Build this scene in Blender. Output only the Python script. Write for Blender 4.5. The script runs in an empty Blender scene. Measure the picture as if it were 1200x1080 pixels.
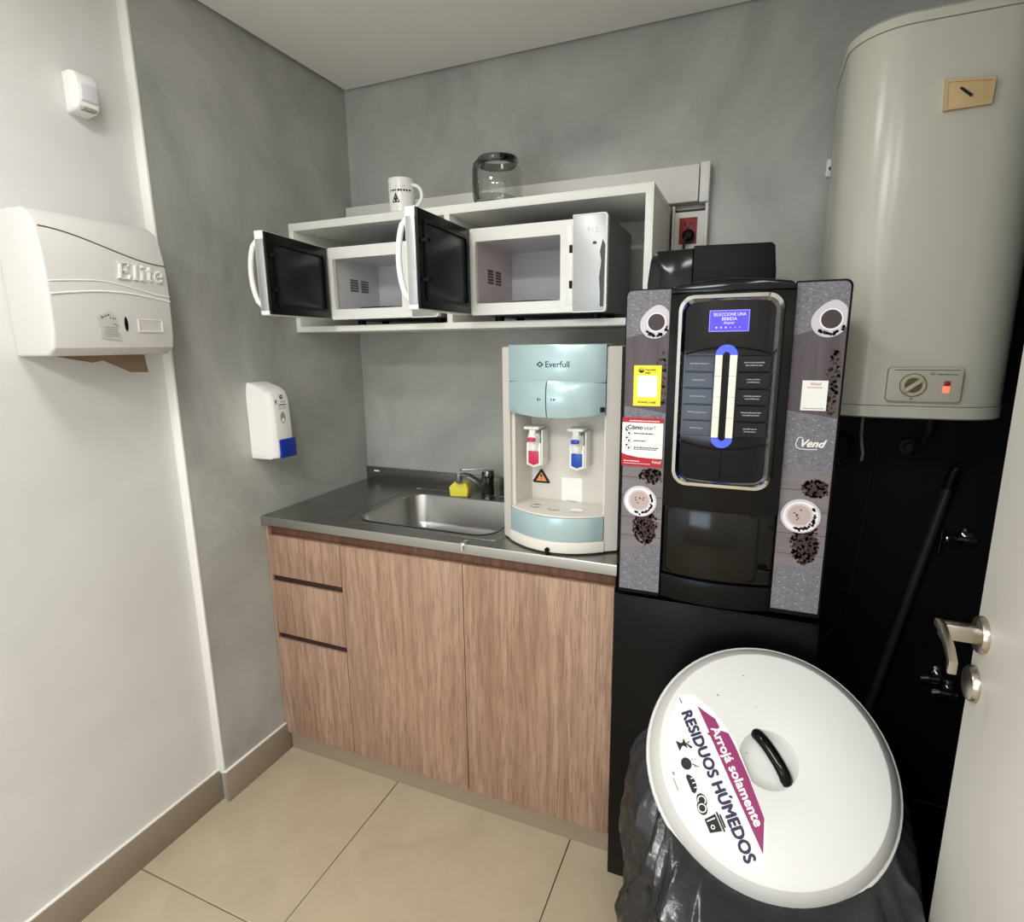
import bpy, bmesh, math, random
from mathutils import Vector, Matrix, noise
random.seed(7)
scene = bpy.context.scene
COL = scene.collection
PI = math.pi

# ------------------------------------------------------------------ camera
F_PX, YAW, PITCH, ROLL = 668.78, 0.3987, -0.2024, -0.0114
cam_d = bpy.data.cameras.new('camera')
cam_d.sensor_fit = 'HORIZONTAL'; cam_d.sensor_width = 36.0
cam_d.lens = F_PX / 1200 * 36.0
cam_d.clip_start = 0.02; cam_d.clip_end = 50
cam = bpy.data.objects.new('camera', cam_d); COL.objects.link(cam)
fw = Vector((-math.sin(YAW)*math.cos(PITCH), math.cos(YAW)*math.cos(PITCH), math.sin(PITCH)))
rt = Vector((math.cos(YAW), math.sin(YAW), 0)); up = rt.cross(fw)
r2 = rt*math.cos(ROLL) + up*math.sin(ROLL); u2 = up*math.cos(ROLL) - rt*math.sin(ROLL)
cam.matrix_world = Matrix(((r2.x, u2.x, -fw.x, 1.4701), (r2.y, u2.y, -fw.y, -1.9296), (r2.z, u2.z, -fw.z, 1.4322), (0, 0, 0, 1)))
scene.camera = cam

# ------------------------------------------------------------------ light
world = bpy.data.worlds.new('world'); scene.world = world
world.use_nodes = True
world.node_tree.nodes['Background'].inputs[0].default_value = (0.9, 0.95, 1.0, 1)
world.node_tree.nodes['Background'].inputs[1].default_value = 0.25

def area(name, loc, size, watts, color=(1, 1, 1), rot=(0, 0, 0), size_y=None):
    d = bpy.data.lights.new(name, 'AREA'); d.energy = watts; d.color = color
    d.shape = 'RECTANGLE'; d.size = size; d.size_y = size_y or size
    o = bpy.data.objects.new(name, d); o.location = loc; o.rotation_euler = rot
    COL.objects.link(o); return o
KITCHEN_LAMP = (0.62, -1.50)
area('kitchen_light', (KITCHEN_LAMP[0], KITCHEN_LAMP[1], 2.335), 0.26, 8.0, (1.0, 0.995, 0.975))
area('rear_light', (0.85, -2.85, 2.335), 0.55, 34, (1.0, 0.995, 0.98))  # unseen lamp added behind the camera for even fill
area('rear_light', (1.70, -2.75, 2.335), 0.40, 16, (1.0, 0.995, 0.98))  # second unseen lamp, added to boost the fill and the heater highlight
area('window_daylight', (0.55, -3.57, 1.05), 0.9, 14, (0.72, 0.84, 1.0), (PI/2, 0, 0), 0.6)

vs = scene.view_settings
scene.display_settings.display_device = 'sRGB'
vs.view_transform = 'Standard'; vs.look = 'None'; vs.gamma = 1.0; vs.use_curve_mapping = False
vs.exposure = -0.12

# ------------------------------------------------------------------ materials
def lin(c):
    c = c/255.0
    return c/12.92 if c <= 0.04045 else ((c+0.055)/1.055)**2.4
def rgb(r, g, b): return (lin(r), lin(g), lin(b), 1)
def mat(name, c, rough=0.5, metal=0.0, spec=0.5, bump=None, coat=0.0, mottled=None, trans=0.0, ior=1.45, emit=None, alpha=None):
    m = bpy.data.materials.new(name); m.use_nodes = True
    nt = m.node_tree; b = nt.nodes['Principled BSDF']
    b.inputs['Base Color'].default_value = rgb(*c); b.inputs['Roughness'].default_value = rough
    b.inputs['Metallic'].default_value = metal; b.inputs['Specular IOR Level'].default_value = spec
    b.inputs['Coat Weight'].default_value = coat; b.inputs['Coat Roughness'].default_value = 0.05
    b.inputs['Transmission Weight'].default_value = trans; b.inputs['IOR'].default_value = ior
    if emit:
        b.inputs['Emission Color'].default_value = rgb(*emit[0]); b.inputs['Emission Strength'].default_value = emit[1]
    tc = None
    if mottled or bump:
        tc = nt.nodes.new('ShaderNodeTexCoord')
    if mottled:                                   # (second colour, scale, detail, stretch xyz)
        c2, sc, det, st = mottled
        mp = nt.nodes.new('ShaderNodeMapping'); mp.inputs['Scale'].default_value = st
        nz = nt.nodes.new('ShaderNodeTexNoise'); nz.inputs['Scale'].default_value = sc; nz.inputs['Detail'].default_value = det
        nz.inputs['Roughness'].default_value = 0.62; nz.inputs['Distortion'].default_value = 0.6
        rp = nt.nodes.new('ShaderNodeValToRGB')
        rp.color_ramp.elements[0].position = 0.33; rp.color_ramp.elements[1].position = 0.68
        rp.color_ramp.elements[0].color = rgb(*c2); rp.color_ramp.elements[1].color = rgb(*c)
        nt.links.new(tc.outputs['Object'], mp.inputs[0]); nt.links.new(mp.outputs[0], nz.inputs[0])
        nt.links.new(nz.outputs[0], rp.inputs[0]); nt.links.new(rp.outputs[0], b.inputs['Base Color'])
    if bump:                                      # (scale, strength)
        nz = nt.nodes.new('ShaderNodeTexNoise'); nz.inputs['Scale'].default_value = bump[0]; nz.inputs['Detail'].default_value = 4
        bp = nt.nodes.new('ShaderNodeBump'); bp.inputs['Strength'].default_value = bump[1]; bp.inputs['Distance'].default_value = 0.004
        nt.links.new(tc.outputs['Object'], nz.inputs[0]); nt.links.new(nz.outputs[0], bp.inputs['Height'])
        nt.links.new(bp.outputs[0], b.inputs['Normal'])
    return m

def wood_mat(name, c_hi, c_lo, c_line):
    m = bpy.data.materials.new(name); m.use_nodes = True
    nt = m.node_tree; b = nt.nodes['Principled BSDF']; b.inputs['Roughness'].default_value = 0.5
    N = nt.nodes.new; L = nt.links.new
    tc = N('ShaderNodeTexCoord'); oi = N('ShaderNodeObjectInfo')
    ad = N('ShaderNodeVectorMath'); ad.operation = 'MULTIPLY_ADD'
    L(oi.outputs['Random'], ad.inputs[0]); ad.inputs[1].default_value = (13, 7, 5)
    L(tc.outputs['Object'], ad.inputs[2])
    mp = N('ShaderNodeMapping'); mp.inputs['Scale'].default_value = (1, 1, 0.09); L(ad.outputs[0], mp.inputs[0])
    n1 = N('ShaderNodeTexNoise'); n1.inputs['Scale'].default_value = 14; n1.inputs['Detail'].default_value = 8; n1.inputs['Distortion'].default_value = 1.2
    L(mp.outputs[0], n1.inputs[0])
    r1 = N('ShaderNodeValToRGB'); r1.color_ramp.elements[0].position = 0.32; r1.color_ramp.elements[1].position = 0.66
    r1.color_ramp.elements[0].color = rgb(*c_lo); r1.color_ramp.elements[1].color = rgb(*c_hi); L(n1.outputs[0], r1.inputs[0])
    mp2 = N('ShaderNodeMapping'); mp2.inputs['Scale'].default_value = (1, 1, 0.05); L(ad.outputs[0], mp2.inputs[0])
    n2 = N('ShaderNodeTexNoise'); n2.inputs['Scale'].default_value = 240; n2.inputs['Detail'].default_value = 4; n2.inputs['Distortion'].default_value = 0.5
    L(mp2.outputs[0], n2.inputs[0])
    r2_ = N('ShaderNodeValToRGB'); r2_.color_ramp.elements[0].position = 0.38; r2_.color_ramp.elements[1].position = 0.52
    r2_.color_ramp.elements[0].color = (0.52, 0.52, 0.52, 1); r2_.color_ramp.elements[1].color = (0, 0, 0, 1); L(n2.outputs[0], r2_.inputs[0])
    # cathedral figure
    mp3 = N('ShaderNodeMapping'); mp3.inputs['Scale'].default_value = (1, 1, 0.13); L(ad.outputs[0], mp3.inputs[0])
    wv = N('ShaderNodeTexWave'); wv.wave_type = 'BANDS'; wv.bands_direction = 'X'; wv.inputs['Scale'].default_value = 9
    wv.inputs['Distortion'].default_value = 9; wv.inputs['Detail'].default_value = 2; wv.inputs['Detail Scale'].default_value = 1.4
    L(mp3.outputs[0], wv.inputs[0])
    r3 = N('ShaderNodeValToRGB'); r3.color_ramp.elements[0].position = 0.0; r3.color_ramp.elements[1].position = 0.45
    r3.color_ramp.elements[0].color = (0.28, 0.28, 0.28, 1); r3.color_ramp.elements[1].color = (0, 0, 0, 1); L(wv.outputs[0], r3.inputs[0])
    mx1 = N('ShaderNodeMix'); mx1.data_type = 'RGBA'; L(r2_.outputs[0], mx1.inputs[0]); L(r1.outputs[0], mx1.inputs[6]); mx1.inputs[7].default_value = rgb(*c_line)
    mx2 = N('ShaderNodeMix'); mx2.data_type = 'RGBA'; L(r3.outputs[0], mx2.inputs[0]); L(mx1.outputs[2], mx2.inputs[6]); mx2.inputs[7].default_value = rgb(*c_line)
    L(mx2.outputs[2], b.inputs['Base Color'])
    bp = N('ShaderNodeBump'); bp.inputs['Strength'].default_value = 0.25; bp.inputs['Distance'].default_value = 0.001; bp.invert = True
    L(r2_.outputs[0], bp.inputs['Height']); L(bp.outputs[0], b.inputs['Normal'])
    return m

M = {}
M['white_wall'] = mat('white_wall_paint', (220, 219, 216), 0.6, mottled=((212, 211, 208), 3, 3, (1, 1, 1)), bump=(60, 0.05))
M['grey_wall'] = mat('grey_microcement', (190, 190, 184), 0.32, mottled=((148, 149, 145), 2.0, 8, (1, 1, 0.8)), bump=(6, 0.12))
M['black_wall'] = mat('black_wall_paint', (18, 18, 19), 0.5, spec=0.25)
M['ceiling'] = mat('ceiling_plaster', (236, 235, 229), 0.8)
M['caulk'] = mat('white_caulk', (236, 234, 226), 0.6)
M['gap'] = mat('shadow_gap_dark', (62, 60, 56), 0.8)
M['tile'] = mat('beige_porcelain', (188, 174, 149), 0.22, mottled=((180, 166, 141), 6, 4, (1, 1, 1)), spec=0.45)
M['grout'] = mat('dark_grout', (84, 72, 58), 0.9)
M['skirting'] = mat('brown_skirting_tile', (150, 137, 121), 0.4)
M['wood'] = wood_mat('walnut_melamine', (184, 152, 129), (158, 126, 104), (114, 86, 70))
M['wood_dark'] = wood_mat('walnut_melamine_edge', (120, 84, 66), (92, 62, 48), (66, 42, 32))
M['groove'] = mat('dark_groove', (50, 30, 22), 0.7)
M['kick'] = mat('taupe_plinth', (150, 134, 114), 0.4)
M['steel'] = mat('brushed_steel', (168, 167, 163), 0.27, 1.0, mottled=((154, 153, 149), 30, 4, (0.1, 1, 1)))
M['steel_edge'] = mat('steel_rim', (176, 174, 167), 0.38, 1.0)
M['basin'] = mat('basin_steel', (172, 172, 170), 0.3, 1.0)
M['chrome'] = mat('chrome', (234, 234, 234), 0.09, 1.0)
M['chrome_dark'] = mat('tap_chrome', (120, 120, 120), 0.16, 1.0)
M['satin'] = mat('satin_nickel', (190, 182, 170), 0.28, 1.0)
M['white_plastic'] = mat('white_plastic', (232, 230, 224), 0.35)
M['dispenser_white'] = mat('dispenser_white_plastic', (210, 207, 203), 0.4)
M['white_gloss'] = mat('white_gloss_plastic', (238, 237, 232), 0.2)
M['white_board'] = mat('white_melamine', (236, 236, 228), 0.4)
M['ivory'] = mat('ivory_plastic', (226, 221, 210), 0.35)
M['enamel'] = mat('grey_white_enamel', (212, 212, 214), 0.3, spec=0.4)
M['heater'] = mat('cream_enamel', (200, 198, 184), 0.22, bump=(3, 0.03))
M['heater_trim'] = mat('cream_trim_plastic', (190, 187, 172), 0.4)
M['dark_line'] = mat('dark_seam', (88, 84, 72), 0.6)
M['grey_print'] = mat('grey_print', (96, 92, 86), 0.6)
M['mid_print'] = mat('light_grey_print', (150, 148, 142), 0.6)
M['black_print'] = mat('black_print', (18, 18, 20), 0.6)
M['white_print'] = mat('white_print', (240, 238, 235), 0.6)
M['black_gloss'] = mat('black_gloss_plastic', (8, 8, 9), 0.12, spec=0.28)
M['black_satin'] = mat('black_satin_metal', (8, 8, 9), 0.28, spec=0.22)
M['black_matte'] = mat('black_matte_plastic', (11, 11, 12), 0.5, spec=0.2)
M['black_glass'] = mat('black_glass', (6, 6, 9), 0.06, spec=0.35)
M['dark_window'] = mat('dark_oven_window', (36, 37, 39), 0.3, spec=0.2)
M['smoked'] = mat('smoked_plastic', (16, 14, 12), 0.12, spec=0.35)
M['button'] = mat('dark_button', (20, 20, 25), 0.14, spec=0.4)
M['lcd'] = mat('lcd_blue', (40, 30, 120), 0.3, emit=((98, 82, 238), 0.85))
M['lcd_text'] = mat('lcd_text', (200, 190, 255), 0.4, emit=((205, 195, 255), 0.9))
M['lcd_edge'] = mat('lcd_edge', (120, 120, 220), 0.4, emit=((138, 140, 240), 0.8))
M['strip'] = mat('ivory_light_strip', (226, 222, 202), 0.35, emit=((226, 224, 205), 0.30))
M['blue_led'] = mat('blue_led_cap', (60, 76, 200), 0.35, emit=((72, 92, 240), 0.75))
M['teal'] = mat('teal_metallic', (172, 197, 199), 0.3, 0.2, coat=0.35)
M['warm_panel'] = mat('pale_grey_plastic', (216, 211, 203), 0.45)
M['red_plastic'] = mat('crimson_plastic', (196, 44, 84), 0.35)
M['blue_plastic'] = mat('blue_plastic', (28, 74, 176), 0.3)
M['soap_blue'] = mat('cobalt_plastic', (20, 52, 160), 0.22)
M['red_socket'] = mat('red_socket', (150, 40, 44), 0.45)
M['yellow'] = mat('yellow_paper', (238, 226, 60), 0.6)
M['orange'] = mat('orange_print', (240, 160, 90), 0.6)
M['red_print'] = mat('red_print', (180, 26, 44), 0.55)
M['magenta'] = mat('magenta_print', (142, 34, 98), 0.5)
M['navy'] = mat('navy_print', (26, 26, 68), 0.5)
M['lid'] = mat('white_bin_plastic', (216, 216, 213), 0.38)
M['lid_rim'] = mat('grey_bin_plastic', (200, 200, 196), 0.45)
M['paper'] = mat('white_sticker', (240, 239, 234), 0.5)
M['brown_paper'] = mat('brown_paper_towel', (132, 110, 90), 0.9)
M['bag'] = mat('black_bag_film', (34, 35, 38), 0.22, spec=0.6, bump=(38, 0.35))
M['sponge'] = mat('yellow_sponge', (246, 234, 88), 0.9, bump=(220, 0.6))
M['thermo'] = mat('tan_plastic', (206, 180, 132), 0.5)
M['lamp_red'] = mat('red_lamp', (220, 90, 70), 0.3, emit=((255, 120, 95), 1.3))
M['lamp_dark'] = mat('dark_red_lens', (130, 34, 30), 0.3, emit=((150, 30, 25), 0.3))
M['beige_knob'] = mat('beige_knob', (190, 184, 158), 0.4)
M['brown_disc'] = mat('brown_dial', (96, 86, 62), 0.5)
M['pole'] = mat('dark_grey_pole', (44, 44, 44), 0.5)
M['cable_grey'] = mat('grey_cable', (150, 148, 140), 0.5)
M['cable_black'] = mat('black_cable', (34, 34, 32), 0.5)
M['door_paint'] = mat('white_door_paint', (226, 223, 214), 0.45)
M['diffuser'] = mat('lamp_diffuser', (250, 250, 245), 0.5, emit=((255, 250, 240), 2.0))
M['plum'] = mat('coffee_brown', (58, 44, 46), 0.5)
M['bean'] = mat('bean_brown', (56, 40, 38), 0.6)
M['bean2'] = mat('bean_brown_light', (84, 62, 58), 0.6)
M['latte'] = mat('latte_foam', (188, 168, 162), 0.6)
M['china'] = mat('printed_china', (205, 200, 208), 0.5)
M['plank_print'] = mat('printed_grey_planks', (128, 122, 124), 0.5, mottled=((112, 104, 106), 18, 4, (0.3, 1, 3)))
M['plank_dark'] = mat('printed_dark_planks', (92, 82, 86), 0.5, mottled=((76, 66, 70), 18, 4, (3, 1, 0.3)))
M['plank_line'] = mat('printed_plank_joint', (70, 64, 66), 0.6)
M['knit'] = mat('printed_knit', (128, 127, 134), 0.5, mottled=((96, 95, 102), 150, 2, (1, 1, 2.2)))
M['knit_dot'] = mat('printed_knit_dot', (166, 165, 172), 0.5)
M['knit_dark'] = mat('printed_knit_shadow', (82, 81, 88), 0.5)
M['mirror_panel'] = mat('silver_mirror_plastic', (176, 177, 176), 0.38, 0.5)
M['mw_side'] = mat('grey_oven_casing', (120, 122, 122), 0.35, 0.5)
M['pink_enamel'] = mat('pinkish_enamel', (214, 198, 198), 0.3)  # pink reflection inside the right oven, put into the enamel colour
M['black_liner'] = mat('black_oven_liner', (7, 7, 8), 0.35, spec=0.2)
M['worn_paper'] = mat('worn_paper', (196, 194, 187), 0.7)
M['smudge'] = mat('dark_smudge', (60, 60, 60), 0.4)

def glass_mat(name, c, rough=0.02):
    m = bpy.data.materials.new(name); m.use_nodes = True
    b = m.node_tree.nodes['Principled BSDF']
    b.inputs['Base Color'].default_value = rgb(*c); b.inputs['Roughness'].default_value = rough
    b.inputs['Transmission Weight'].default_value = 1.0; b.inputs['IOR'].default_value = 1.45
    return m
M['glass'] = glass_mat('clear_glass', (236, 238, 236))
M['smoke_glass'] = glass_mat('smoked_glass', (140, 138, 136))

# ------------------------------------------------------------------ mesh builder
ORIGIN = {}
class MB:
    """collects shapes in world coordinates (optionally through a matrix) into one mesh object"""
    def __init__(self, T=None):
        self.v = []; self.f = []; self.m = []; self.T = T
    def add(self, verts, faces, mi=0, T=None):
        n = len(self.v)
        for p in verts:
            p = Vector(p)
            if T is not None: p = T @ p
            if self.T is not None: p = self.T @ p
            self.v.append(p)
        for f in faces:
            self.f.append([i+n for i in f]); self.m.append(mi)
        return self
    def addbm(self, bm, mi=0, T=None):
        bm.verts.index_update()
        self.add([v.co.copy() for v in bm.verts], [[v.index for v in f.verts] for f in bm.faces], mi, T); bm.free(); return self
    def box(self, x0, x1, y0, y1, z0, z1, bev=0.0, mi=0, seg=2, T=None):
        bm = bmesh.new(); bmesh.ops.create_cube(bm, size=1)
        for v in bm.verts:
            v.co = Vector(((x0+x1)/2 + v.co.x*(x1-x0), (y0+y1)/2 + v.co.y*(y1-y0), (z0+z1)/2 + v.co.z*(z1-z0)))
        if bev > 0:
            bmesh.ops.bevel(bm, geom=bm.edges[:], offset=min(bev, 0.49*min(abs(x1-x0), abs(y1-y0), abs(z1-z0))), segments=seg, profile=0.5, affect='EDGES')
        return self.addbm(bm, mi, T)
    def prism(self, pts, h0, h1, axes='xyz', mi=0, bev=0.0, T=None, seg=2):
        """pts: 2-D outline on axes[0],axes[1]; extruded along axes[2] from h0 to h1"""
        idx = ['xyz'.index(a) for a in axes]
        def mk(a, b, h):
            p = [0, 0, 0]; p[idx[0]] = a; p[idx[1]] = b; p[idx[2]] = h; return Vector(p)
        bm = bmesh.new()
        lo = [bm.verts.new(mk(a, b, h0)) for a, b in pts]; hi = [bm.verts.new(mk(a, b, h1)) for a, b in pts]
        n = len(pts)
        f0 = bm.faces.new(lo); f1 = bm.faces.new(hi)
        for i in range(n):
            bm.faces.new((lo[i], lo[(i+1) % n], hi[(i+1) % n], hi[i]))
        bmesh.ops.recalc_face_normals(bm, faces=bm.faces[:])
        if bev > 0:
            es = set(f0.edges) | set(f1.edges)
            bmesh.ops.bevel(bm, geom=list(es), offset=bev, segments=seg, profile=0.5, affect='EDGES')
        return self.addbm(bm, mi, T)
    def lathe(self, prof, c, axis='z', n=32, mi=0, T=None, a0=0, a1=2*PI, closed=False):
        full = abs(a1-a0-2*PI) < 1e-6
        k = n if full else n+1
        vs = []
        for i in range(k):
            a = a0 + (a1-a0)*i/n
            for r, h in prof:
                p = (r*math.cos(a), r*math.sin(a), h)
                if axis == 'x': p = (p[2], p[0], p[1])
                elif axis == 'y': p = (p[0], p[2], p[1])
                vs.append(Vector(p)+Vector(c))
        q = len(prof); fs = []
        qq = q if closed else q-1
        for i in range(n):
            j = (i+1) % k
            for t in range(qq):
                t2 = (t+1) % q
                fs.append((i*q+t, j*q+t, j*q+t2, i*q+t2))
        bm = bmesh.new(); bv = [bm.verts.new(v) for v in vs]
        for f in fs:
            try: bm.faces.new([bv[x] for x in f])
            except ValueError: pass
        bmesh.ops.remove_doubles(bm, verts=bm.verts[:], dist=1e-6)
        bmesh.ops.dissolve_degenerate(bm, dist=1e-7, edges=bm.edges[:])
        bmesh.ops.recalc_face_normals(bm, faces=bm.faces[:])
        return self.addbm(bm, mi, T)
    def cyl(self, a, b, r, n=20, mi=0, r2=None, T=None):
        a = Vector(a); b = Vector(b); d = (b-a); L = d.length
        q = d.to_track_quat('Z', 'Y').to_matrix().to_4x4(); MT = Matrix.Translation(a) @ q
        if T is not None: MT = T @ MT
        r2 = r if r2 is None else r2
        return self.lathe([(0, 0), (r, 0), (r2, L), (0, L)], (0, 0, 0), 'z', n, mi, MT)
    def tube(self, pts, r, n=8, mi=0, T=None, flat=1.0):
        pts = [Vector(p) for p in pts]; rs = r if isinstance(r, (list, tuple)) else [r]*len(pts)
        vs = []; fs = []; prev = None
        for i, p in enumerate(pts):
            t = (pts[min(i+1, len(pts)-1)] - pts[max(i-1, 0)]).normalized()
            u = Vector((0, 0, 1)).cross(t) if prev is None else prev - t*prev.dot(t)
            if u.length < 1e-4: u = Vector((1, 0, 0)).cross(t)
            u.normalize(); prev = u; w = t.cross(u)
            for k in range(n):
                a = 2*PI*k/n; vs.append(p + u*math.cos(a)*rs[i] + w*math.sin(a)*rs[i]*flat)
        for i in range(len(pts)-1):
            for k in range(n):
                fs.append((i*n+k, i*n+(k+1) % n, (i+1)*n+(k+1) % n, (i+1)*n+k))
        fs.append(list(range(n))[::-1]); fs.append([(len(pts)-1)*n+k for k in range(n)])
        return self.add(vs, fs, mi, T)
    def build(self, name, mats, parent=None, smooth=40):
        me = bpy.data.meshes.new(name)
        org = Vector(ORIGIN.get(parent.name, (0, 0, 0))) if parent else Vector((0, 0, 0))
        me.from_pydata([v-org for v in self.v], [], self.f)
        if not isinstance(mats, (list, tuple)): mats = [mats]
        for m in mats: me.materials.append(M[m] if isinstance(m, str) else m)
        for p, mi in zip(me.polygons, self.m): p.material_index = mi
        if smooth:
            me.shade_smooth(); me.set_sharp_from_angle(angle=math.radians(smooth))
        o = bpy.data.objects.new(name, me); COL.objects.link(o)
        if parent: o.parent = parent
        ORIGIN[o.name] = tuple(org)
        return o

def thing(name, label, cat, loc=(0, 0, 0), group=None):
    o = bpy.data.objects.new(name, None); COL.objects.link(o); o.location = loc
    o.empty_display_size = 0.05
    o['label'] = label; o['category'] = cat
    if group: o['group'] = group
    ORIGIN[o.name] = tuple(loc); return o
def tag(o, label, cat, group=None):
    o['label'] = label; o['category'] = cat
    if group: o['group'] = group
    return o
def struct(o, label=None):
    o['kind'] = 'structure'
    if label: o['label'] = label
    return o

def rrect(x0, x1, y0, y1, r, n=6, corners=(1, 1, 1, 1)):
    """rounded rectangle outline; corners order: x1y1, x0y1, x0y0, x1y0"""
    out = []
    for (cx, cy, a, on) in ((x1-r, y1-r, 0, corners[0]), (x0+r, y1-r, PI/2, corners[1]), (x0+r, y0+r, PI, corners[2]), (x1-r, y0+r, 1.5*PI, corners[3])):
        if on:
            for k in range(n+1):
                t = a + PI/2*k/n; out.append((cx + r*math.cos(t), cy + r*math.sin(t)))
        else:
            out.append((cx + r*(1 if a in (0, 1.5*PI) else -1), cy + r*(1 if a in (0, PI/2) else -1)))
    return out
def ell(cx, cy, rx, ry, n=24, a0=0.0, a1=2*PI, rot=0.0):
    out = []
    for k in range(n):
        a = a0 + (a1-a0)*k/(n if abs(a1-a0-2*PI) < 1e-6 else n-1)
        x, y = rx*math.cos(a), ry*math.sin(a)
        out.append((cx + x*math.cos(rot) - y*math.sin(rot), cy + x*math.sin(rot) + y*math.cos(rot)))
    return out
def ring(mb, outer, inner, h0, h1, axes='xyz', mi=0, T=None):
    """frame between two outlines with the same number of points"""
    idx = ['xyz'.index(a) for a in axes]
    def mk(p, h):
        q = [0, 0, 0]; q[idx[0]] = p[0]; q[idx[1]] = p[1]; q[idx[2]] = h; return q
    n = len(outer)
    vs = [mk(p, h0) for p in outer] + [mk(p, h1) for p in outer] + [mk(p, h1) for p in inner] + [mk(p, h0) for p in inner]
    fs = []
    for i in range(n):
        j = (i+1) % n
        for a in range(4):
            b = (a+1) % 4
            fs.append((a*n+i, a*n+j, b*n+j, b*n+i))
    bm = bmesh.new(); bv = [bm.verts.new(v) for v in vs]
    for f in fs: bm.faces.new([bv[x] for x in f])
    bmesh.ops.recalc_face_normals(bm, faces=bm.faces[:])
    return mb.addbm(bm, mi, T)

_text_cache = {}
def text_mesh(body, size, bold=0.0, shear=0.0, align='CENTER', spacing=1.0):
    key = (body, size, bold, shear, align, spacing)
    if key in _text_cache: return _text_cache[key]
    cu = bpy.data.curves.new('lettering', 'FONT'); cu.body = body; cu.size = size; cu.offset = bold*size
    cu.shear = shear; cu.align_x = align; cu.align_y = 'BOTTOM_BASELINE'; cu.resolution_u = 3; cu.space_character = spacing
    o = bpy.data.objects.new('lettering', cu); COL.objects.link(o)
    dg = bpy.context.evaluated_depsgraph_get()
    me = o.evaluated_get(dg).to_mesh()
    out = ([v.co.copy() for v in me.vertices], [list(p.vertices) for p in me.polygons])
    o.evaluated_get(dg).to_mesh_clear()
    bpy.data.objects.remove(o); bpy.data.curves.remove(cu)
    _text_cache[key] = out; return out

class Decal:
    """flat print: layers of thin shapes lying on a local plane (x right, y up, z out of the surface)"""
    def __init__(self, T, warp=None):
        self.mb = MB(); self.T = T; self.warp = warp; self.mats = []; self.z = 0.0003
    def _mi(self, m):
        if m not in self.mats: self.mats.append(m)
        return self.mats.index(m)
    def _put(self, verts, faces, m):
        vs = []
        for p in verts:
            p = Vector(p)
            vs.append(self.warp(p) if self.warp else self.T @ p)
        self.mb.add(vs, faces, self._mi(m))
    def up(self, d=0.00025): self.z += d; return self
    def poly(self, pts, m):
        self._put([(x, y, self.z) for x, y in pts], [list(range(len(pts)))], m); return self
    def rect(self, x0, x1, y0, y1, m): return self.poly([(x0, y0), (x1, y0), (x1, y1), (x0, y1)], m)
    def slab(self, x0, x1, y0, y1, m, t=0.0004):
        z = self.z; b = [(x0, y0), (x1, y0), (x1, y1), (x0, y1)]
        self._put([(x, y, z-t) for x, y in b] + [(x, y, z) for x, y in b], [(4, 5, 6, 7), (0, 1, 5, 4), (1, 2, 6, 5), (2, 3, 7, 6), (3, 0, 4, 7)], m); return self
    def ring(self, cx, cy, r0, r1, m, n=24, a0=0, a1=2*PI, sy=1.0):
        vs = []; k = n+1
        for i in range(k):
            a = a0+(a1-a0)*i/n
            vs += [(cx+r0*math.cos(a), cy+r0*math.sin(a)*sy, self.z), (cx+r1*math.cos(a), cy+r1*math.sin(a)*sy, self.z)]
        self._put(vs, [(2*i, 2*i+1, 2*i+3, 2*i+2) for i in range(n)], m); return self
    def stroke(self, pts, w, m):
        for (ax, ay), (bx, by) in zip(pts[:-1], pts[1:]):
            d = Vector((bx-ax, by-ay))
            if d.length < 1e-7: continue
            nrm = Vector((-d.y, d.x)).normalized()*w/2; e = d.normalized()*w*0.3
            self.poly([(ax-e.x+nrm.x, ay-e.y+nrm.y), (ax-e.x-nrm.x, ay-e.y-nrm.y), (bx+e.x-nrm.x, by+e.y-nrm.y), (bx+e.x+nrm.x, by+e.y+nrm.y)], m)
        return self
    def text(self, s, x, y, size, m, bold=0.0, shear=0.0, align='CENTER', rot=0.0, spacing=1.0, sx=1.0):
        if bold > 0:                                  # heavier print: the word printed several times, a hair apart
            b = bold*size; z0 = self.z
            for k, (ax, ay) in enumerate(((-b, -b), (b, -b), (-b, b), (b, b), (0, 0))):
                self.z = z0+0.00002*k; self.text(s, x+ax, y+ay, size, m, 0.0, shear, align, rot, spacing, sx)
            self.z = z0; return self
        v, f = text_mesh(s, size, bold, shear, align, spacing)
        c, q = math.cos(rot), math.sin(rot)
        self._put([(x + p.x*sx*c - p.y*q, y + p.x*sx*q + p.y*c, self.z) for p in v], f, m); return self
    def greek(self, x, y, w, h, m, seed=0):
        """a line of print too small to read: short marks"""
        rnd = random.Random(seed); cx = x
        while cx < x+w-1e-6:
            L = min(rnd.uniform(1.2, 3.2)*h, x+w-cx); self.rect(cx, cx+L, y, y+h*rnd.uniform(0.8, 1.1), m); cx += L+0.45*h
        return self
    def build(self, name, parent): return self.mb.build(name, self.mats, parent, smooth=0)

def frame(o, ex, ey):
    ex = Vector(ex).normalized(); ey = Vector(ey).normalized(); ez = ex.cross(ey)
    return Matrix(((ex.x, ey.x, ez.x, o[0]), (ex.y, ey.y, ez.y, o[1]), (ex.z, ey.z, ez.z, o[2]), (0, 0, 0, 1)))
def front_plane(y): return frame((0, y, 0), (1, 0, 0), (0, 0, 1))       # local x = world x, local y = world z, out = -y
def side_plane(x): return frame((x, 0, 0), (0, 1, 0), (0, 0, 1))        # local x = world y, local y = world z, out = +x

# ================================================================== structure
H = 2.3515
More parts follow.
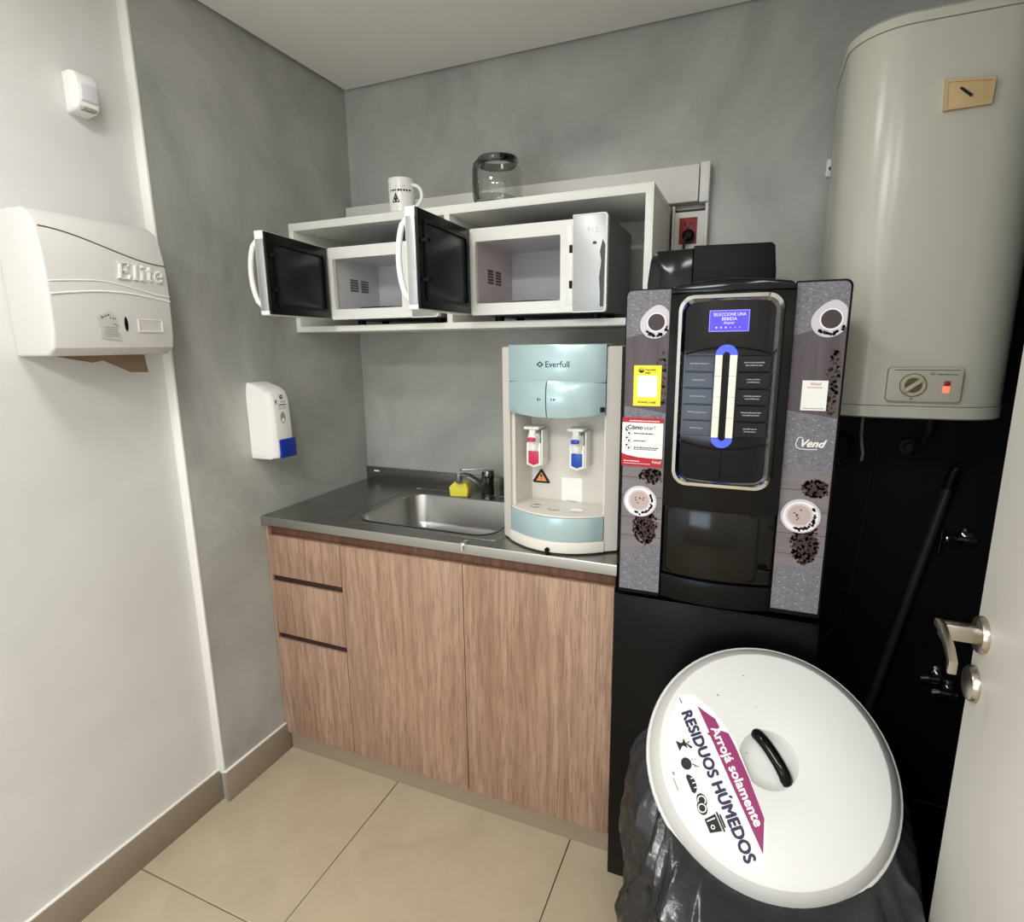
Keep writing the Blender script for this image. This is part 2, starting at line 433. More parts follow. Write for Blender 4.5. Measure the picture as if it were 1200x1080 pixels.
# floor
fl = struct(MB().box(-0.10, 2.25, -3.6, 0.0, -0.06, -0.004).build('floor', 'grout'), 'beige porcelain tile floor with thin dark joints')
ORIGIN['floor'] = (0, 0, 0)
g = 0.0013
for i in range(-1, 3):
    for j in range(-5, 1):
        x0 = 0.464 + 0.6*i; y1 = -1.101 + 0.6*(j+2)
        xa, xb, ya, yb = max(x0+g, -0.028), min(x0+0.6-g, 2.2), max(y1-0.6+g, -3.5), min(y1-g, -0.001)
        if xb-xa < 0.02 or yb-ya < 0.02: continue
        MB().box(xa, xb, ya, yb, -0.008, 0.0, 0.0012, seg=1).build('tile', 'tile', fl)
# walls
struct(MB().box(-0.15, 0.0, -0.825, 0.0, 0, 2.42).build('wall_left', 'grey_wall'), 'grey polished cement section of the left wall')
struct(MB().box(-0.15, -0.03, -3.6, -0.825, 0, 2.42).build('wall_left', 'white_wall'), 'white painted section of the left wall')
# white corner bead on the step between the two sections
struct(MB().box(-0.031, 0.0015, -0.831, -0.824, 0.10, 2.42, 0.001).build('trim_1', 'caulk'), 'white corner bead where the left wall steps out')
wb = struct(MB().box(-0.15, 2.35, 0.0, 0.12, 0, 2.42).build('wall_back', 'grey_wall'), 'grey polished cement back wall')
ORIGIN['wall_back'] = (0, 0, 0)
MB().box(1.705, 2.21, -0.004, 0.01, 0, 1.66).build('black_panel', 'black_wall', wb)['label'] = 'black painted right end of the back wall'
struct(MB().box(2.2, 2.3, -1.9, 0.0, 0, 2.42).build('wall_right', 'black_wall'), 'black painted right wall behind the open door')
struct(MB().box(1.80, 2.3, -1.95, -1.83, 0, 2.42).build('wall_front', 'white_wall'), 'white wall stub that carries the door')
struct(MB().box(-0.15, 0.05, -3.72, -3.6, 0, 2.42).box(1.05, 2.35, -3.72, -3.6, 0, 2.42).box(0.05, 1.05, -3.72, -3.6, 0, 0.7).box(0.05, 1.05, -3.72, -3.6, 1.4, 2.42).build('wall_rear', 'white_wall'), 'white rear wall of the room with a window')
wn = struct(MB().box(0.05, 0.10, -3.69, -3.63, 0.7, 1.4).box(1.0, 1.05, -3.69, -3.63, 0.7, 1.4).box(0.10, 1.0, -3.69, -3.63, 0.7, 0.75).box(0.10, 1.0, -3.69, -3.63, 1.35, 1.4).build('window_1', 'white_plastic'), 'white framed window in the rear wall')
ORIGIN['window_1'] = (0, 0, 0)
MB().box(0.10, 1.0, -3.664, -3.658, 0.75, 1.35).build('pane', 'glass', wn)
struct(MB().box(2.25, 2.35, -3.6, -1.95, 0, 2.42).build('wall_right', 'white_wall'), 'white rear section of the right wall')
struct(MB().box(0.014, 2.188, -1.84, -0.014, H, 2.385).build('ceiling', 'ceiling'), 'flat white plaster ceiling with a thin shadow gap')
struct(MB().box(-0.15, 2.35, -3.7, -1.84, H, 2.385).build('ceiling', 'ceiling'), 'rear section of the white ceiling')
struct(MB().box(-0.03, 2.25, -1.9, 0.02, 2.378, 2.40).build('trim_2', 'gap'), 'dark shadow gap around the ceiling')
# skirting
def skirt(name, x0, x1, y0, y1, label):
    o = MB().box(x0, x1, y0, y1, 0, 0.1055, 0.001).build(name, 'skirting'); struct(o, label)
    MB().box(x0, x1-0.001, y0, y1, 0.1055, 0.110, 0.001).build('caulk_bead', 'caulk', o)
    return o
skirt('baseboard_left', -0.03, -0.02, -1.83, -0.826, 'brown tile skirting below the white wall section')
skirt('baseboard_left', 0.0, 0.010, -0.832, -0.552, 'brown tile skirting below the grey wall section')

# door (open, seen at a low angle)
dr = struct(MB().box(1.80, 1.84, -1.80, -0.948, 0.012, 2.04, 0.0015).build('door_1', 'door_paint'), 'white flush door standing open at right')
ORIGIN['door_1'] = (0, 0, 0)
lev = MB()
lev.lathe([(0, 0.010), (0.018, 0.010), (0.025, 0.008), (0.027, 0.004), (0.027, 0), (0, 0)], (1.80, -0.976, 1.015), 'x', 28, T=Matrix.Translation((1.80, 0, 0)) @ Matrix.Scale(-1, 4, (1, 0, 0)) @ Matrix.Translation((-1.80, 0, 0)))
hn = lev.build('handle_rose', 'satin', dr)
lv = MB()
lv.box(1.747, 1.795, -0.985, -0.967, 1.0025, 1.0275, 0.003)
lv.prism([(-0.967, 1.0275), (-0.985, 1.0285), (-1.030, 1.0165), (-1.050, 1.002), (-1.050, 0.984), (-1.043, 0.984), (-1.038, 0.998), (-1.020, 1.008), (-0.985, 1.017), (-0.967, 1.0165)], 1.742, 1.7525, 'yzx', bev=0.0015)
lv.build('lever_handle', 'satin', dr)
kr = MB().lathe([(0, 0.011), (0.016, 0.011), (0.024, 0.009), (0.027, 0.004), (0.027, 0), (0, 0)], (0, 0, 0), 'x', 28, T=Matrix.Translation((1.80, -0.972, 0.935)) @ Matrix.Scale(-1, 4, (1, 0, 0)))
kr.build('key_rose', 'satin', dr)

# ceiling lamp panels (above the frame); the two rear ones are added for fill
def lamp(x, y, s, label):
    t = thing('ceiling_light', label, 'lamp', (x, y, H))
    mb = MB(); ring(mb, rrect(x-s-0.03, x+s+0.03, y-s-0.03, y+s+0.03, 0.01, 3), rrect(x-s, x+s, y-s, y+s, 0.008, 3), H-0.014, H)
    mb.build('lamp_frame', 'white_plastic', t)
    MB().box(x-s, x+s, y-s, y+s, H-0.008, H-0.001).build('diffuser', 'diffuser', t)
lamp(KITCHEN_LAMP[0], KITCHEN_LAMP[1], 0.135, 'square white ceiling panel light above the grey and white left wall')
lamp(0.85, -2.85, 0.28, 'large square ceiling panel light at the rear of the room')
lamp(1.70, -2.75, 0.205, 'medium square ceiling panel light at the rear right of the room')

# ================================================================== kitchen cabinet
cab = thing('base_cabinet', 'walnut brown base cabinet with three drawers and two tall doors under the steel worktop', 'cabinet', (0.59, -0.3, 0))
YF = -0.572
cc = MB()
cc.box(0.012, 0.030, -0.552, -0.02, 0.075, 0.852).box(1.160, 1.178, -0.552, -0.02, 0.075, 0.852).box(0.030, 1.160, -0.552, -0.02, 0.075, 0.093).box(0.030, 1.160, -0.026, -0.02, 0.093, 0.74).box(0.296, 0.312, -0.552, -0.02, 0.093, 0.74).box(0.030, 1.160, -0.552, -0.535, 0.80, 0.852)
cc.build('carcass', 'wood_dark', cab)
MB().box(0.012, 1.181, -0.5555, -0.530, 0, 0.075).build('plinth', 'kick', cab)
MB().box(0.012, 1.178, -0.5575, -0.552, 0.8195, 0.8555, 0.0008).build('top_rail', 'wood_dark', cab)
MB().box(0.002, 0.012, -0.571, -0.02, 0.075, 0.856, 0.0008).build('filler_strip', 'wood', cab)
for z0, z1 in ((0.677, 0.818), (0.466, 0.655), (0.075, 0.444)):
    d = MB(); d.box(0.0135, 0.3035, YF, YF+0.019, z0, z1, 0.0008).build('drawer', 'wood', cab)
for z in (0.655, 0.444):
    MB().box(0.0135, 0.3035, -0.5635, -0.5525, z, z+0.022, 0.001).build('finger_groove', 'groove', cab)
MB().box(0.306, 0.7385, YF, YF+0.019, 0.075, 0.818, 0.0008).build('door', 'wood', cab)
MB().box(0.7410, 1.178, YF, YF+0.019, 0.075, 0.818, 0.0008).build('door', 'wood', cab)

# worktop with pressed basin
wt = thing('sink_worktop', 'stainless steel sink worktop with backsplash on the walnut cabinet', 'worktop', (0.59, -0.3, 0.856))
ZT = 0.885
SX0, SX1, SY0, SY1 = 0.320, 0.795, -0.500, -0.152
def plate_with_hole(mb, X0, X1, Y0, Y1, hole, z, mi=0):
    """flat top made of quads between a rectangle and a convex outline"""
    n = len(hole); outer = []
    cx = sum(p[0] for p in hole)/n; cy = sum(p[1] for p in hole)/n
    for x, y in hole:
        dx, dy = x-cx, y-cy
        t = min((X1-cx)/dx if dx > 1e-9 else 1e9, (X0-cx)/dx if dx < -1e-9 else 1e9, (Y1-cy)/dy if dy > 1e-9 else 1e9, (Y0-cy)/dy if dy < -1e-9 else 1e9)
        outer.append((cx+dx*t, cy+dy*t))
    for c in ((X0, Y0), (X1, Y0), (X1, Y1), (X0, Y1)):          # snap the nearest point onto each corner
        k = min(range(n), key=lambda i: (outer[i][0]-c[0])**2+(outer[i][1]-c[1])**2); outer[k] = c
    mb.add([(x, y, z) for x, y in outer] + [(x, y, z) for x, y in hole], [(i, (i+1) % n, n+(i+1) % n, n+i) for i in range(n)], mi)
hole = rrect(SX0, SX1, SY0, SY1, 0.062, 10)
top = MB()
plate_with_hole(top, 0.001, 1.186, -0.5845, -0.012, hole, ZT)
top.prism([(-0.5845, ZT), (-0.5855, ZT-0.001), (-0.586, ZT-0.003), (-0.586, 0.857), (-0.578, 0.857), (-0.578, ZT-0.004)], 0.001, 1.186, 'yzx', 1)
top.box(0.001, 1.186, -0.578, -0.565, 0.857, 0.860, 0, 1)
top.build('top_sheet', ['steel', 'steel_edge'], wt)
MB().box(0.001, 1.186, -0.0135, -0.001, ZT-0.02, 0.9388, 0.002).build('backsplash', 'steel', wt)
bas = MB()
rings = []
for (ins, z) in ((-0.006, ZT+0.0016), (-0.002, ZT+0.0022), (0.001, ZT+0.001), (0.003, ZT-0.004), (0.010, ZT-0.10), (0.022, ZT-0.128), (0.05, ZT-0.14), (0.12, ZT-0.143)):
    rings.append([(x, y, z) for x, y in rrect(SX0+ins, SX1-ins, SY0+ins, SY1-ins, max(0.062-ins*0.35, 0.02), 10)])
n = len(rings[0]); vsx = [p for r_ in rings for p in r_]
fsx = [(a*n+i, a*n+(i+1) % n, (a+1)*n+(i+1) % n, (a+1)*n+i) for a in range(len(rings)-1) for i in range(n)]
fsx.append([(len(rings)-1)*n+i for i in range(n)])
bas.add(vsx, fsx)
bo = bas.build('basin', 'basin', wt, smooth=60)
MB().lathe([(0, 0.001), (0.028, 0.001), (0.036, 0.003), (0.042, 0.001)], (0.56, -0.315, ZT-0.1435)).build('drain', 'chrome', bo)
# raised ledge line around the basin
lg = MB(); ring(lg, rrect(SX0-0.045, SX1+0.045, SY0-0.03, SY1+0.075, 0.03, 5), rrect(SX0-0.041, SX1+0.041, SY0-0.026, SY1+0.071, 0.028, 5), ZT-0.0005, ZT+0.0012)
lg.build('pressed_ledge', 'steel', wt)
lb = Decal(front_plane(-0.0138)); lb.slab(0.040, 0.066, 0.9195, 0.9255, 'paper')
lb.build('maker_label', wt)['label'] = 'tiny white label'
cl = MB().box(0.744, 0.757, -0.5885, -0.555, ZT-0.010, ZT+0.0035, 0.002).cyl((0.7505, -0.5885, ZT-0.016), (0.7505, -0.5885, ZT-0.002), 0.0065, 14)
tag(cl.build('metal_clip', 'chrome'), 'small shiny metal clip on the front edge of the worktop below the sink', 'clip')

# faucet
fa = thing('faucet', 'chrome single lever mixer tap behind the sink beside the yellow sponge', 'faucet', (0.603, -0.098, ZT))
fx, fy = 0.603, -0.098
MB().lathe([(0, 0), (0.028, 0), (0.028, 0.004), (0.0235, 0.008), (0.0225, 0.07), (0.0235, 0.072), (0.0235, 0.09), (0.019, 0.099), (0, 0.1)], (fx, fy, ZT)).build('tap_body', 'chrome_dark', fa)
sp_pts = [(fx-0.012, fy-0.006, ZT+0.034), (fx-0.035, fy-0.019, ZT+0.060), (fx-0.058, fy-0.032, ZT+0.079), (fx-0.075, fy-0.042, ZT+0.084), (fx-0.091, fy-0.052, ZT+0.080)]
so = MB().tube(sp_pts, [0.012, 0.011, 0.010, 0.010, 0.010], 12).build('spout', 'chrome_dark', fa)
MB().cyl((fx-0.091, fy-0.052, ZT+0.056), (fx-0.091, fy-0.052, ZT+0.090), 0.0125, 16).build('aerator', 'chrome', so)
lvT = frame((fx, fy, ZT+0.098), (-0.82, -0.57, 0.02), (0.57, -0.82, 0))
MB().prism([(0.022, -0.017), (0.022, 0.017), (-0.02, 0.015), (-0.02, -0.015)], -0.002, 0.010, 'xyz', bev=0.003, T=lvT).prism([(0.015, -0.013), (0.095, -0.008), (0.102, 0), (0.095, 0.008), (0.015, 0.013)], 0.002, 0.010, 'xyz', bev=0.002, T=lvT).build('lever', 'chrome', fa)

# sponge
spg = MB()
T = Matrix.Translation((0.500, -0.118, ZT+0.0008)) @ Matrix.Rotation(0.22, 4, 'Z')
spg.prism([(-0.034, 0.0), (0.030, 0.0), (0.034, 0.030), (0.026, 0.050), (-0.020, 0.052), (-0.038, 0.034)], -0.024, 0.024, 'xzy', bev=0.004, T=T)
tag(spg.build('sponge', 'sponge'), 'yellow kitchen sponge lying on the sink rim below the tap spout', 'sponge')

# ================================================================== wall shelf
sh = thing('wall_shelf', 'white two bay wall shelf holding the two microwave ovens', 'shelf', (0.6, 0, 1.48))
SY = -0.3475
MB().box(0.001, 1.205, SY, -0.002, 1.808, 1.832, 0.0008).build('top_board', 'white_board', sh)
MB().box(0.001, 1.205, SY, -0.002, 1.479, 1.498, 0.0008).build('bottom_board', 'white_board', sh)
MB().box(0.001, 0.020, SY, -0.002, 1.498, 1.808, 0.0006).build('side_panel', 'white_board', sh)
MB().box(1.184, 1.205, SY, -0.002, 1.498, 1.808, 0.0006).build('side_panel', 'white_board', sh)
MB().box(0.594, 0.612, SY, -0.002, 1.498, 1.808, 0.0006).build('divider', 'white_board', sh)

# trunking
tr = thing('cable_trunking', 'long white cable trunking on the back wall above the shelf', 'trunking', (0.65, 0, 1.84))
MB().box(0.004, 0.560, -0.045, -0.001, 1.842, 1.942, 0.003).build('trunking_cover', 'white_plastic', tr)
MB().box(0.5625, 1.283, -0.047, -0.001, 1.840, 1.943, 0.003).build('trunking_cover', 'white_plastic', tr)
MB().box(1.2865, 1.314, -0.052, -0.001, 1.836, 1.946, 0.003).build('end_cap', 'white_plastic', tr)
ob = thing('socket_box', 'white vertical trunking box with a red power socket below the trunking end', 'socket', (1.26, 0, 1.6))
MB().box(1.211, 1.313, -0.030, -0.001, 1.575, 1.822, 0.001).build('back_channel', 'gap', ob)
MB().box(1.211, 1.218, -0.045, -0.001, 1.575, 1.832, 0.002).build('side_rail', 'white_plastic', ob)
MB().box(1.305, 1.314, -0.045, -0.001, 1.575, 1.835, 0.002).build('side_rail', 'white_plastic', ob)
MB().box(1.2185, 1.3045, -0.038, -0.030, 1.575, 1.814, 0.001).build('face_plate', 'white_plastic', ob)
rs = MB().box(1.2325, 1.2835, -0.043, -0.037, 1.722, 1.797, 0.001).build('socket_insert', 'red_socket', ob)
rs['label'] = 'red socket insert'
hd = Decal(front_plane(-0.0432))
for a, b, rt_ in ((1.2495, 1.779, 0.6), (1.2665, 1.779, -0.6), (1.258, 1.766, 0)):
    w, h = 0.0022, 0.0048
    c, s = math.cos(rt_), math.sin(rt_)
    hd.poly([(a+x*c-y*s, b+x*s+y*c) for x, y in ((-w, -h), (w, -h), (w, h), (-w, h))], 'black_print')
hd.build('pin_slots', rs)
plg = thing('power_plug', 'black plug with cord in the red socket', 'plug', (1.262, -0.05, 1.742))
MB().lathe([(0, -0.030), (0.010, -0.030), (0.017, -0.024), (0.0185, -0.010), (0.0185, 0.0), (0, 0)], (1.262, -0.0435, 1.743), 'y', 20).build('plug_body', 'black_matte', plg)
MB().tube([(1.260, -0.066, 1.742), (1.254, -0.078, 1.730), (1.252, -0.080, 1.700), (1.250, -0.075, 1.64), (1.25, -0.06, 1.56), (1.25, -0.05, 1.40)], 0.0042, 8).build('cord', 'cable_black', plg)

# ================================================================== microwave ovens
def microwave(label, x0, x1, yf, z0, z1, hinge_dir, op_x1, cav_mat, digits):
    """x0..x1 front width, yf front plane, opening up to op_x1; hinge on the left, door swung towards the viewer"""
    t = thing('microwave', label, 'microwave', ((x0+x1)/2, yf+0.15, 1.498), 'microwaves on the white wall shelf')
    yb = -0.11
    ox0, ox1, oz0, oz1 = x0+0.016, op_x1, z0+0.033, z1-0.038
    b = MB()
    b.box(x0, x1, yf+0.012, yb, z0, z0+0.012); b.box(x0, x1, yf+0.012, yb, z1-0.010, z1-0.002)
    b.box(x0, x0+0.008, yf+0.012, yb, z0+0.012, z1-0.010); b.box(ox1+0.03, x1, yf+0.012, yb, z0+0.012, z1-0.010, 0)
    b.box(x0+0.008, ox1+0.03, yb-0.01, yb, z0+0.012, z1-0.010)
    b.build('casing', 'mw_side', t)
    fr = MB(); n_ = 4
    px1 = x1-0.090
    ring(fr, rrect(x0, px1, z0+0.001, z1-0.003, 0.006, n_), rrect(ox0, ox1, oz0, oz1, 0.004, n_), yf, yf+0.016, 'xzy')
    # pressed latch strip right of the opening
    fr.box(ox1+0.016, px1-0.004, yf-0.0016, yf+0.002, z0+0.018, z1-0.02, 0.001)
    fo = fr.build('front_frame', 'white_gloss', t)
    xs = px1-0.012
    for zc in (z0+0.072, z0+0.162):
        MB().box(xs-0.0005, xs+0.0085, yf-0.0024, yf, zc-0.010, zc+0.010).build('latch_slot', 'black_matte', fo)
    # cavity
    c = MB(); yc = yf+0.015; yk = yb-0.015
    cx0, cx1, cz0, cz1 = ox0-0.004, ox1+0.012, oz0-0.006, oz1+0.006
    c.add([(cx0, yc, cz0), (cx1, yc, cz0), (cx1, yc, cz1), (cx0, yc, cz1), (cx0, yk, cz0), (cx1, yk, cz0), (cx1, yk, cz1), (cx0, yk, cz1)],
          [(4, 5, 6, 7), (0, 1, 5, 4), (3, 7, 6, 2)], 0)
    c.add([(cx0, yc, cz0), (cx0, yc, cz1), (cx0, yk, cz0), (cx0, yk, cz1), (cx1, yc, cz0), (cx1, yc, cz1), (cx1, yk, cz0), (cx1, yk, cz1)], [(0, 2, 3, 1), (4, 5, 7, 6)], 1)
    co = c.build('cavity', ['enamel', cav_mat], t, smooth=0)
    v = MB()                                                        # perforated vents on the left wall
    for k in range(2):
        for a in range(5):
            for bb in range(5):
                yy = yc+0.075+k*0.058+a*0.0085; zz = cz0+0.070+bb*0.0085
                v.box(cx0+0.0002, cx0+0.0012, yy, yy+0.006, zz, zz+0.006)
    v.build('vent_holes', 'grey_print', co)
    MB().lathe([(0, 0.006), (0.10, 0.006), (0.112, 0.010), (0.114, 0.008), (0.10, 0.002), (0, 0.002)], ((cx0+cx1)/2, (yc+yk)/2, cz0+0.004), n=40).build('turntable', 'glass', t)
    # control panel
    p = MB(); p.prism(rrect(px1, x1, z0, z1+0.004, 0.008, 4, (1, 0, 0, 1)), yf-0.010, yf+0.014, 'xzy', bev=0.001)
    po = p.build('control_panel', 'mirror_panel', t)
    e = MB(); ring(e, rrect(px1-0.0005, x1+0.0012, z0-0.001, z1+0.005, 0.009, 4, (1, 0, 0, 1)), rrect(px1+0.001, x1-0.0022, z0+0.0015, z1+0.0025, 0.007, 4, (1, 0, 0, 1)), yf-0.0108, yf+0.004, 'xzy')
    e.build('panel_border', 'white_gloss', po)
    if digits:
        dd = Decal(front_plane(yf-0.0103)); dd.text(digits, x1-0.038, z1-0.042, 0.020, 'ivory', 0.0)
        dd.poly([(x1-0.016, z0+0.012), (x1-0.006, z0+0.012), (x1-0.004, z0+0.165), (x1-0.011, z0+0.180), (x1-0.018, z0+0.150), (x1-0.014, z0+0.125), (x1-0.019, z0+0.085), (x1-0.016, z0+0.05)], 'smudge')
        dd.poly(ell(x1-0.032, z1-0.067, 0.006, 0.004, 10), 'smudge').build('worn_markings', po)
    for fx_ in (x0+0.05, x1-0.05):
        for fy_ in (yf+0.09, yb-0.04):
            MB().cyl((fx_, fy_, 1.498), (fx_, fy_, z0+0.002), 0.014, 14).build('foot', 'black_matte', t)
    # door: local frame with origin at the hinge, x along the door to its free edge, z up, y outwards (away from the inner face)
    w = px1-x0-0.003
    dx, dy = hinge_dir; L = math.hypot(dx, dy); ex = Vector((dx/L, dy/L, 0))
    T = frame((x0+0.001, yf-0.006, 0), ex, (0, 0, 1))               # local: x along, y up, z = ex x up
    nrm = ex.cross(Vector((0, 0, 1)))                               # points to -x side (outside) for ex ~ -y
    sgn = 1 if nrm.x < 0 else -1
    d = MB(); zb, zt = z0+0.002, z1-0.003
    d.prism(rrect(0, w, zb, zt, 0.004, 3), 0.004*sgn, 0.030*sgn, 'xyz', bev=0.0015, T=T)
    do = d.build('door', 'white_gloss', t)
    li = MB(); li.box(0.003, w-0.003, zb+0.003, zt-0.003, -0.002, 0.006, 0.001, T=T @ Matrix.Scale(sgn, 4, (0, 0, 1)))
    ring(li, rrect(0.024, w-0.03, zb+0.022, zt-0.024, 0.01, 4), rrect(0.032, w-0.038, zb+0.03, zt-0.032, 0.008, 4), -0.007, 0.0, 'xyz', T=T @ Matrix.Scale(sgn, 4, (0, 0, 1)))
    li.build('door_liner', 'black_liner', do)
    MB().box(0.034, w-0.040, zb+0.032, zt-0.034, -0.0032, 0.0, 0.0008, T=T @ Matrix.Scale(sgn, 4, (0, 0, 1))).build('door_window', 'dark_window', do)
    eb = MB().box(w-0.0045, w+0.0012, zb+0.012, zt-0.022, 0.004, 0.028, 0.001, T=T @ Matrix.Scale(sgn, 4, (0, 0, 1)))
    eb.build('edge_band', 'mirror_panel', do)
    for zc in (z0+0.072, z0+0.162):
        lt = MB(); S = T @ Matrix.Scale(sgn, 4, (0, 0, 1))
        lt.prism([(w-0.016, -0.002), (w-0.016, -0.018), (w-0.026, -0.022), (w-0.030, -0.017), (w-0.022, -0.015), (w-0.022, -0.002)], zc-0.004, zc+0.004, 'xzy', T=S)
        lt.build('latch', 'black_matte', do)
    S = T @ Matrix.Scale(sgn, 4, (0, 0, 1))
    hp = []
    for k in range(13):
        u = k/12.0; hp.append((w-0.012+0.006*math.sin(PI*u), zb+0.024+(zt-zb-0.048)*u, 0.030+0.024*math.sin(PI*u)**0.4))
    MB().tube(hp, 0.0075, 10, T=S).build('door_handle', 'white_gloss', do)
    ORIGIN[do.name] = ORIGIN[t.name]
    return t
microwave('left microwave oven with its door swung open, nearer the grey side wall', 0.182, 0.585, -0.378, 1.515, 1.742, (0.050, -0.312), 0.455, 'enamel', None)
microwave('right microwave oven with an open door and silver control panel, near the coffee machine', 0.706, 1.102, -0.405, 1.513, 1.752, (0.016, -0.30), 0.974, 'pink_enamel', '912')

# ================================================================== mug and carafe on the shelf
mx, my, mz = 0.422, -0.300, 1.832
mug = thing('mug', 'white printed coffee mug on top of the shelf above the microwave doors', 'mug', (mx, my, mz))
MB().lathe([(0, 0), (0.036, 0), (0.0405, 0.004), (0.041, 0.098), (0.0405, 0.1005), (0.0385, 0.1005), (0.0375, 0.098), (0.0365, 0.008), (0, 0.006)], (mx, my, mz), n=40).build('mug_body', 'white_gloss', mug)
hd_a = math.radians(-2)
hp = []
for k in range(15):
    a = -PI/2 + PI*k/14
    rr = 0.039 + 0.034*math.cos(a); hp.append((mx+rr*math.cos(hd_a), my+rr*math.sin(hd_a), mz+0.050+0.032*math.sin(a)))
MB().tube(hp, 0.0058, 10).build('mug_handle', 'white_gloss', mug)
face = math.radians(-62)                                            # printed side turned to the room
def mug_warp(p):
    a = face + p.x/0.041
    return Vector((mx+(0.0413+p.z)*math.cos(a), my+(0.0413+p.z)*math.sin(a), mz+p.y))
dm = Decal(None, mug_warp)
for k in range(5): dm.rect(-0.016+k*0.007, -0.013+k*0.007, 0.0735, 0.0755, 'mid_print')
for k, wd in enumerate((0.004, 0.005, 0.003, 0.006, 0.004, 0.005, 0.004, 0.006)):
    xx = -0.035+k*0.0085; dm.rect(xx, xx+wd, 0.060, 0.066, 'black_print'); dm.rect(xx+0.001, xx+wd+0.002, 0.0625, 0.0645, 'black_print')
for k in range(10):
    xa = -0.029+0.0025*k; xb = xa+0.0025
    ha = lambda x: 0.028+0.029*(1-abs(x+0.0165)/0.0125)
    dm.poly([(xa, 0.028), (xb, 0.028), (xb, ha(xb)), (xa, ha(xa))], 'black_print')
dm.up(0.0004)
dm.poly([(-0.024, 0.031), (-0.019, 0.031), (-0.0205, 0.037)], 'white_print').poly([(-0.013, 0.031), (-0.008, 0.031), (-0.0125, 0.038)], 'white_print').poly([(-0.0185, 0.040), (-0.0145, 0.040), (-0.0165, 0.048)], 'mid_print')
dm.build('mug_print', mug)

jx, jy, jz = 0.738, -0.275, 1.832
jar = thing('glass_carafe', 'clear glass coffee carafe with smoked collar on top of the shelf', 'carafe', (jx, jy, jz))
gp = [(0, 0.0), (0.060, 0.0), (0.068, 0.004), (0.0745, 0.025), (0.076, 0.055), (0.0735, 0.080), (0.066, 0.100), (0.056, 0.111), (0.054, 0.116)]
gi = [(r-0.0022, h+0.0022 if h < 0.003 else h) for r, h in gp[1:]]
MB().lathe(gp + gi[::-1] + [(0, 0.0024)], (jx, jy, jz), n=48).build('glass_body', 'glass', jar, smooth=60)
cp = [(0.0535, 0.108), (0.0575, 0.110), (0.061, 0.118), (0.061, 0.126), (0.058, 0.130), (0.0535, 0.130)]
MB().lathe(cp, (jx, jy, jz), n=48, closed=True).build('collar', 'smoke_glass', jar)
ha = math.radians(-118)
hv = []
for r_, h_ in ((0.060, 0.121), (0.076, 0.108), (0.081, 0.085), (0.0815, 0.055), (0.079, 0.025), (0.074, 0.008)):
    hv.append((jx+r_*math.cos(ha), jy+r_*math.sin(ha), jz+h_))
MB().tube(hv, [0.014, 0.014, 0.015, 0.015, 0.015, 0.012], 12, flat=0.25).build('handle', 'smoke_glass', jar)
MB().cyl((jx+0.05, jy+0.01, jz+0.1305), (jx+0.012, jy-0.012, jz+0.1345), 0.004, 8).build('collar_clip', 'smoked', jar)

# ================================================================== water dispenser
wd = thing('water_dispenser', 'white and teal countertop water dispenser with red and blue taps', 'water dispenser', (0.995, -0.3, ZT))
XC = 1.0
def bow(xa, xb, y_edge_a, y_edge_b, y_mid, n=16):
    """front curve from (xa, y_edge_a) over (XC, y_mid) to (xb, y_edge_b)"""
    out = []
    for k in range(n+1):
        x = xa+(xb-xa)*k/n
        t = 2*k/n-1; base = y_edge_a+(y_edge_b-y_edge_a)*k/n
        mid = (y_edge_a+y_edge_b)/2
        out.append((x, base+(y_mid-mid)*(1-t*t)))
    return out
L0, L1, R0, R1 = 0.834, 0.868, 1.134, 1.166
def column(xa, ya, xb, yb):
    return MB().prism([(xa, ya), (xb, yb), (xb, -0.10), (xa, -0.10)], ZT+0.004, 1.424, 'xyz', bev=0.004)
column(L0, -0.480, L1, -0.512).build('side_column', 'ivory', wd)
column(R0, -0.516, R1, -0.496).build('side_column', 'ivory', wd)
MB().box(L1, R0, -0.40, -0.10, ZT+0.004, 1.422, 0.002).build('rear_housing', 'ivory', wd)
MB().box(L1, R0, -0.412, -0.400, 0.985, 1.275, 0.0008).build('tap_panel', 'warm_panel', wd)
MB().prism([(L1, -0.500), (L1+0.010, -0.500), (L1+0.026, -0.412), (L1, -0.412)], 0.985, 1.275, 'xyz').build('recess_cheek', 'warm_panel', wd)
MB().prism([(R0, -0.505), (R0-0.006, -0.505), (R0-0.016, -0.412), (R0, -0.412)], 0.985, 1.275, 'xyz').build('recess_cheek', 'warm_panel', wd)
